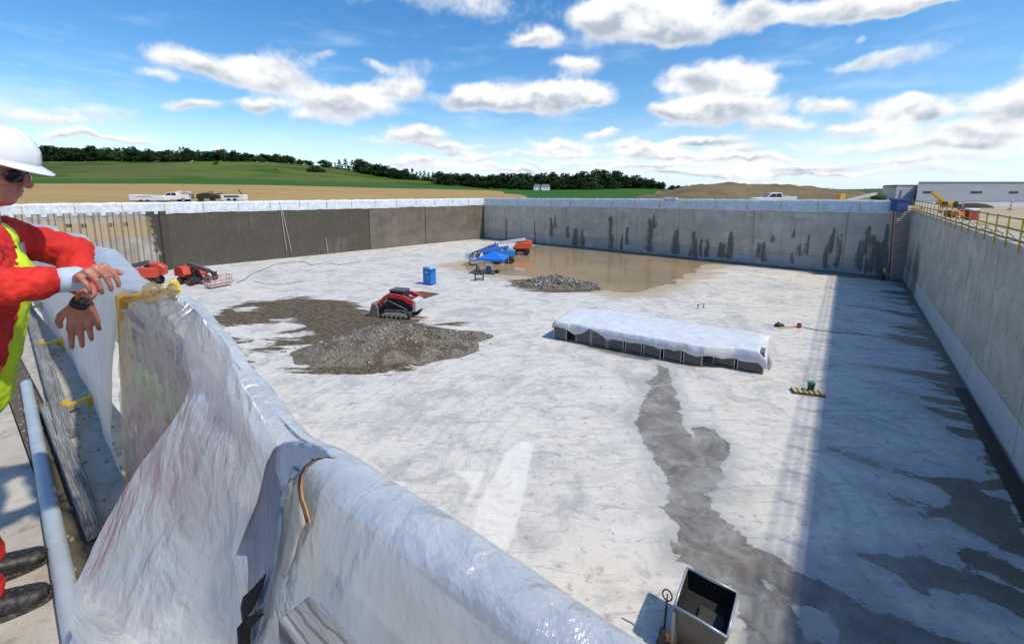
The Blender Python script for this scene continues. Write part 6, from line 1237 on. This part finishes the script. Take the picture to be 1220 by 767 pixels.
# hands
def hand(wr, d, nrm, thumb, curls, spread=.10, sc=1., tcurl=.3):
    d = d.normalized(); nrm = (nrm-d*nrm.dot(d)).normalized(); side = d.cross(nrm).normalized()*thumb     # side = towards the thumb
    lens = [(.090, .044, .026, .021), (.092, .048, .030, .022), (.086, .045, .028, .022), (.078, .036, .021, .019)]
    for i in range(4):
        off = (1.5-i)*.0205*sc; ang = (1.5-i)*spread; dm = (d+side*ang*.35).normalized(); base = wr+side*off*.55+d*.008*sc; kn = base+dm*lens[i][0]*sc+side*off*.45+nrm*(.004-.004*abs(i-1.3))*sc
        rr_ = (.0135, .0135, .0128, .0115)[i]*sc
        C_(base, kn, .0150*sc, rr_*1.0); cur = 0; dr_ = (d+side*ang).normalized(); p_ = kn; cs = curls[i]; rk = (rr_*.74, rr_*.66, rr_*.58, rr_*.50)
        for k in range(3):
            cur += cs[k]; dd = (dr_*math.cos(cur)-nrm*math.sin(cur)).normalized(); q_ = p_+dd*lens[i][k+1]*sc; C_(p_, q_, rk[k], rk[k+1]); p_ = q_
    tb = wr+side*.022*sc+d*.020*sc-nrm*.006*sc; t1 = tb+(d*.65+side*.70-nrm*.25).normalized()*.040*sc; t2 = t1+(d*.90+side*.30-nrm*.25*(1+tcurl)).normalized()*.032*sc; t3 = t2+(d*.95-side*.05-nrm*.35*(1+tcurl)).normalized()*.026*sc
    C_(wr+d*.03*sc, tb, .016*sc, .016*sc); C_(tb, t1, .0165*sc, .0125*sc); C_(t1, t2, .0120*sc, .0105*sc); C_(t2, t3, .0105*sc, .0080*sc)
    C_(wr, wr+d*.055*sc, .020*sc, .019*sc); C_(wr+side*.014*sc, wr+side*.018*sc+d*.07*sc, .016*sc, .015*sc); C_(wr-side*.014*sc, wr-side*.02*sc+d*.06*sc, .016*sc, .014*sc)
toC = Vector((0, 0, EYE))-W1
K1 = PV(127, 309, -.10)
hand(W1+(K1-W1).normalized()*.01, K1-W1, Vector((0, 0, 1))*.8+toC.normalized()*.75, -1, [(.85, .95, .5), (.9, 1.0, .5), (.95, 1.0, .5), (1.0, 1.0, .5)], .03, 1.14)
toC2 = Vector((0, 0, EYE))-W2
HW2 = W2+Vector((EX, EY, 0))*.02+Vector((0, 0, -.035))-Vector((NX, NY, 0))*.02
C_(W2, HW2, .028, .025)
hand(HW2, Vector((EX, EY, 0))*.30+Vector((0, 0, -1))+Vector((NX, NY, 0))*.04, toC2.normalized()+Vector((0, 0, .35)), 1, [(.08, .22, .15), (.16, .28, .2), (.26, .32, .2), (.4, .4, .25)], .05, 1.16, .1)
body = rem(bd.build('body', M_skin, man), .0034, 3)
if body.data.materials: pass
# hard hat
hat_m = mat('hat_white', (.74, .76, .79), .22, var=.03, bump=.02, coat=.5)
hb = MB(); nu, nv = 48, 18; V = []; Fc = []
TH = Matrix.Rotation(R(6), 3, 'Y')
def Hh(f, l, u): q = TH @ Vector((f, l, u)); return L(H(q.x-.006, q.y, q.z+.062))
for j in range(nv):
    th = (j/(nv-1))*math.pi/2
    for i in range(nu):
        ph = 2*math.pi*i/nu; c_ = math.cos(ph); r_ = math.sin(th)**.92; rid = .006*math.exp(-((math.sin(ph))/.16)**2)*(c_ > 0)*min(1, r_*1.6)+.005*math.exp(-((abs(math.sin(ph))-.42)/.10)**2)*r_*(1-r_*.55)
        V.append(Hh((.138+rid)*r_*c_, (.115+rid)*r_*math.sin(ph), .118*math.cos(th)+rid*1.6*(1-r_*.3)))
base = len(V)
for ring in range(6):
    for i in range(nu):
        ph = 2*math.pi*i/nu; c_ = math.cos(ph); fr = max(0, c_); k = ring/5; ext = .012+.040*fr**2.2
        V.append(Hh((.138+ext*k)*c_, (.115+(.010+.012*fr)*k)*math.sin(ph), -.004-.016*k*(fr**1.5)-.004*k))
g1 = gridfaces(nv, nu).tolist(); Fc = [tuple(f) for f in g1]+[((nv-1 if False else j)*nu+nu-1, (j+1)*nu+nu-1, (j+1)*nu, j*nu) for j in range(nv-1)]
g2 = (gridfaces(6, nu)+base).tolist(); Fc += [tuple(f) for f in g2]+[(base+j*nu+nu-1, base+(j+1)*nu+nu-1, base+(j+1)*nu, base+j*nu) for j in range(5)]
Fc += [((nv-1)*nu+i, base+i, base+(i+1) % nu, (nv-1)*nu+(i+1) % nu) for i in range(nu)]
ho = meshobj('hard_hat', V, Fc, hat_m, man); s_ = ho.modifiers.new('s', 'SOLIDIFY'); s_.thickness = .004
q = MB(); 
for sgn in (-1, 1): q.ball(Hh(.02, sgn*.112, .02), (.02, .006, .014), M=HM)
q.build('hat_slot', hat_m, ho, smooth=True)
# sunglasses
q = MB(); 
for sgn in (-1, 1): q.ball(L(H(.092, sgn*.036, -.005)), Vector((.0075, .036, .024)), 18, 12, M=HM @ Matrix.Rotation(sgn*.32, 3, 'Z'))
gl_ = q.build('sunglasses', mat('lens_dark', (.010, .010, .012), .06, var=0, bump=0), man, smooth=True)
q = MB(); q.tube([L(H(.101, -.01, .004)), L(H(.105, 0, .006)), L(H(.101, .01, .004))], .0035, 8)
for sgn in (-1, 1): q.tube([L(H(.088, sgn*.062, .006)), L(H(.04, sgn*.080, .008)), L(H(-.03, sgn*.084, .004))], .0034, 8)
q.build('glasses_frame', mat('frame_grey', (.22, .22, .23), .3, .3), gl_, smooth=True)
q = MB(); q.ball(L(H(-.055, 0, .0)), Vector((.066, .079, .075)), 20, 14, M=HM); rem(q.build('hair', mat('grey_hair', (.20, .18, .16), .9, var=.4, bump=.6), man), .006, 2)
# jacket
jk = MB()
def J_(a, b_, ra, rb): jk.cap(L(a), L(b_), ra, rb)
for sh in (-1, 1):
    o_ = Vector((EX, EY, 0))*.09*sh; J_(HIP+o_, CH+o_, .135, .14); J_(CH+o_, NK+o_*.5-Vector((0, 0, .07)), .135, .085)
J_(S1, CH.lerp(NK, .4), .088, .10); J_(S2, CH.lerp(NK, .4), .088, .10)
for (s_, e_, w_, fr) in ((S1, E1, W1, .64), (S2, E2, W2, .84)):
    J_(s_, e_, .082, .070); 
    for k in range(7): a_ = e_.lerp(w_, fr*k/7); b_ = e_.lerp(w_, fr*(k+1)/7); wr = .010*math.sin(k*2.4); J_(a_, b_, (.070 if w_ is W1 else .064)-.0025*k+wr*.6, (.068 if w_ is W1 else .062)-.0025*k)
rem(jk.build('jacket', M_redc, man), .0055, 2, (.030, .055))
# shirt cuff and watch
q = MB(); dd = (W1-E1).normalized(); q.tube([L(W1-dd*.07), L(W1-dd*.05), L(W1-dd*.012), L(W1+dd*.004)], [.044, .046, .045, .038], 22, False)
cf = q.build('shirt_cuff', mat('cuff_blue', (.46, .54, .68), .8, var=.12, stretch=(1, 1, 1), scale=30, bump=.4), man, smooth=True); so2 = cf.modifiers.new('s', 'SOLIDIFY'); so2.thickness = .003
q = MB(); dd = (HW2-W2).normalized(); q.tube([L(HW2-dd*.012), L(HW2+dd*.014)], .031, 20, False); wt_ = q.build('watch_strap', M_blk, man, smooth=True); wt_.modifiers.new('s', 'SOLIDIFY').thickness = .003
q = MB(); q.ball(L(HW2)+toC2.normalized()*.026+Vector((.012, 0, .01)), (.018, .018, .014)); q.build('watch_case', mat('watch_metal', (.10, .11, .10), .25, .8), wt_, smooth=True)
# trousers, shoes
tr_ = MB(); feet = [(P(62, 705, .03), P(-22, 728, .05)), (P(60, 660, .03), P(-12, 680, .05))]
ank = []
for toe, hl in feet:
    d_ = (toe-hl); d_.z = 0; d_.normalize(); a_ = toe-d_*.185; a_.z = .12; ank.append((a_, d_, toe))
for (a_, d_, toe), hs in zip(ank, (-.10, .10)):
    hp_ = HIP+Vector((EX, EY, 0))*hs; hp_ -= Vector((NX, NY, 0))*.12; kn = hp_.lerp(a_, .5)-Vector((NX, NY, 0))*.05
    tr_.cap(L(hp_), L(kn), .11, .082); tr_.cap(L(kn), L(a_+Vector((0, 0, .0))), .080, .064)
rem(tr_.build('trousers', M_redc, man), .008, 2, (.03, .07))
sm_ = mat('shoe_black', (.014, .014, .015), .5, var=.3, dirt=(.16, .14, .12), dirtamt=.35, scale=30)
for (a_, d_, toe) in ank:
    q = MB(); sd = d_.cross(Vector((0, 0, 1)))
    def pt(f, z, s_=0): r_ = L(toe-d_*(.0+f)+sd*s_); r_.z = z-MO.z; return r_
    for k in range(7): [q.cap(pt(.05+.033*k, .042+.006*k, s9), pt(.05+.033*(k+1), .042+.006*(k+1), s9), .036, .038) for s9 in (-.014, .014)]
    q.ball(pt(.055, .045), (.055, .052, .038)); q.cap(pt(.21, .08), pt(.21, .12), .045, .047); sh_ = rem(q.build('shoe', sm_, man), .005, 3)
    q = MB(); poly = []
    for k in range(20): an = 2*math.pi*k/20; w_ = .046 if math.cos(an) > 0 else .038; c_ = pt(.145-.145*math.cos(an), 0)+sd*w_*math.sin(an); poly.append((c_.x, c_.y))
    q.prism(poly, .004-MO.z, .026-MO.z, axis='Z'); q.build('sole', mat('sole_grey', (.035, .035, .035), .7, dirt=(.3, .28, .25), dirtamt=.5, scale=30), sh_, .005)
    q = MB()
    for k in range(4): q.tube([pt(.115+.022*k, .086+.005*k, -.022), pt(.122+.022*k, .094+.005*k, 0), pt(.115+.022*k, .086+.005*k, .022)], .003, 6)
    q.build('laces', M_blk, sh_, smooth=True)
# hi-vis vest (open front), trim, collar, tag
M_vest = mat('vest_yellow', (.62, .86, .02), .6, var=.10, scale=10, bump=.35, bdist=.006)
vm = MB()
for sh in (.0, 1):
    o_ = Vector((EX, EY, 0))*.092*sh+Vector((NX, NY, 0))*.032; vm.cap(L(HIP+o_-Vector((0, 0, .06))), L(CH+o_), .142, .150); vm.cap(L(CH+o_), L(NK+o_*.45-Vector((0, 0, .07))), .142, .088)
vo = rem(vm.build('vest', M_vest, man), .006, 2, (.014, .06))
def pv2(pts, v): return [L(PV(x, y, v)) for x, y in pts]
def strip(name, m_, pts, v, th, par):
    q = MB(); P3 = pv2(pts, v); n_ = len(P3); off = Vector((-.8, .6, 0))*-th; q.add(P3+[p_+off for p_ in P3], [tuple(range(n_)), tuple(range(2*n_-1, n_-1, -1))]+[(i, i+n_, (i+1) % n_+n_, (i+1) % n_) for i in range(n_)]); return q.build(name, m_, par)

def vpt(k, a): # point on the vest surface: k 0 waist .. 1 chest .. 2 neck, a = angle from the front towards the camera side
    ax = (HIP-Vector((0, 0, .06))).lerp(CH, k) if k <= 1 else CH.lerp(NK-Vector((0, 0, .07)), k-1); rr_ = .150 if k <= 1 else .150-.055*(k-1)
    sd_ = Vector((-EX, -EY, 0)); fr = Vector((NX, NY, 0)); shift = sd_*(-.023); return L(ax+Vector((NX, NY, 0))*.012+shift+(fr*math.cos(a)+sd_*math.sin(a))*rr_)
def band(name, m_, path, w_, par, th=.004):
    q = MB(); P3 = [vpt(k, a) for k, a in path]; V = []
    for i, p_ in enumerate(P3):
        t_ = (P3[min(i+1, len(P3)-1)]-P3[max(i-1, 0)]).normalized(); k, a = path[i]; nn = (Vector((NX, NY, 0))*math.cos(a)+Vector((-EX, -EY, 0))*math.sin(a)).normalized(); s9 = t_.cross(nn).normalized()*w_/2; V += [p_-s9+nn*th, p_+s9+nn*th, p_+s9-nn*.01, p_-s9-nn*.01]
    for i in range(len(P3)-1):
        for k in range(4): k2 = (k+1) % 4; q.f.append((i*4+k, i*4+k2, i*4+4+k2, i*4+4+k)); q.mi.append(0)
    q.v = [tuple(v) for v in V]; return q.build(name, m_, par, smooth=False)
band('reflective_band', mat('reflective_grey', (.20, .20, .22), .35, var=.2, bump=.2), [(1.95, .25), (1.75, .2), (1.5, .12), (1.25, .05)], .05, vo)
band('trim', M_blk, [(1.9, .75), (1.6, .65), (1.2, .60), (.8, .6), (.4, .65), (0, .7)], .012, vo)
tg_ = band('name_tag', mat('tag_white', (.75, .76, .78), .5, bump=0), [(1.12, .02), (.95, .0)], .035, vo, .007)
band('tag_mark', M_blk, [(1.09, .02), (1.03, .0)], .02, tg_, .010)
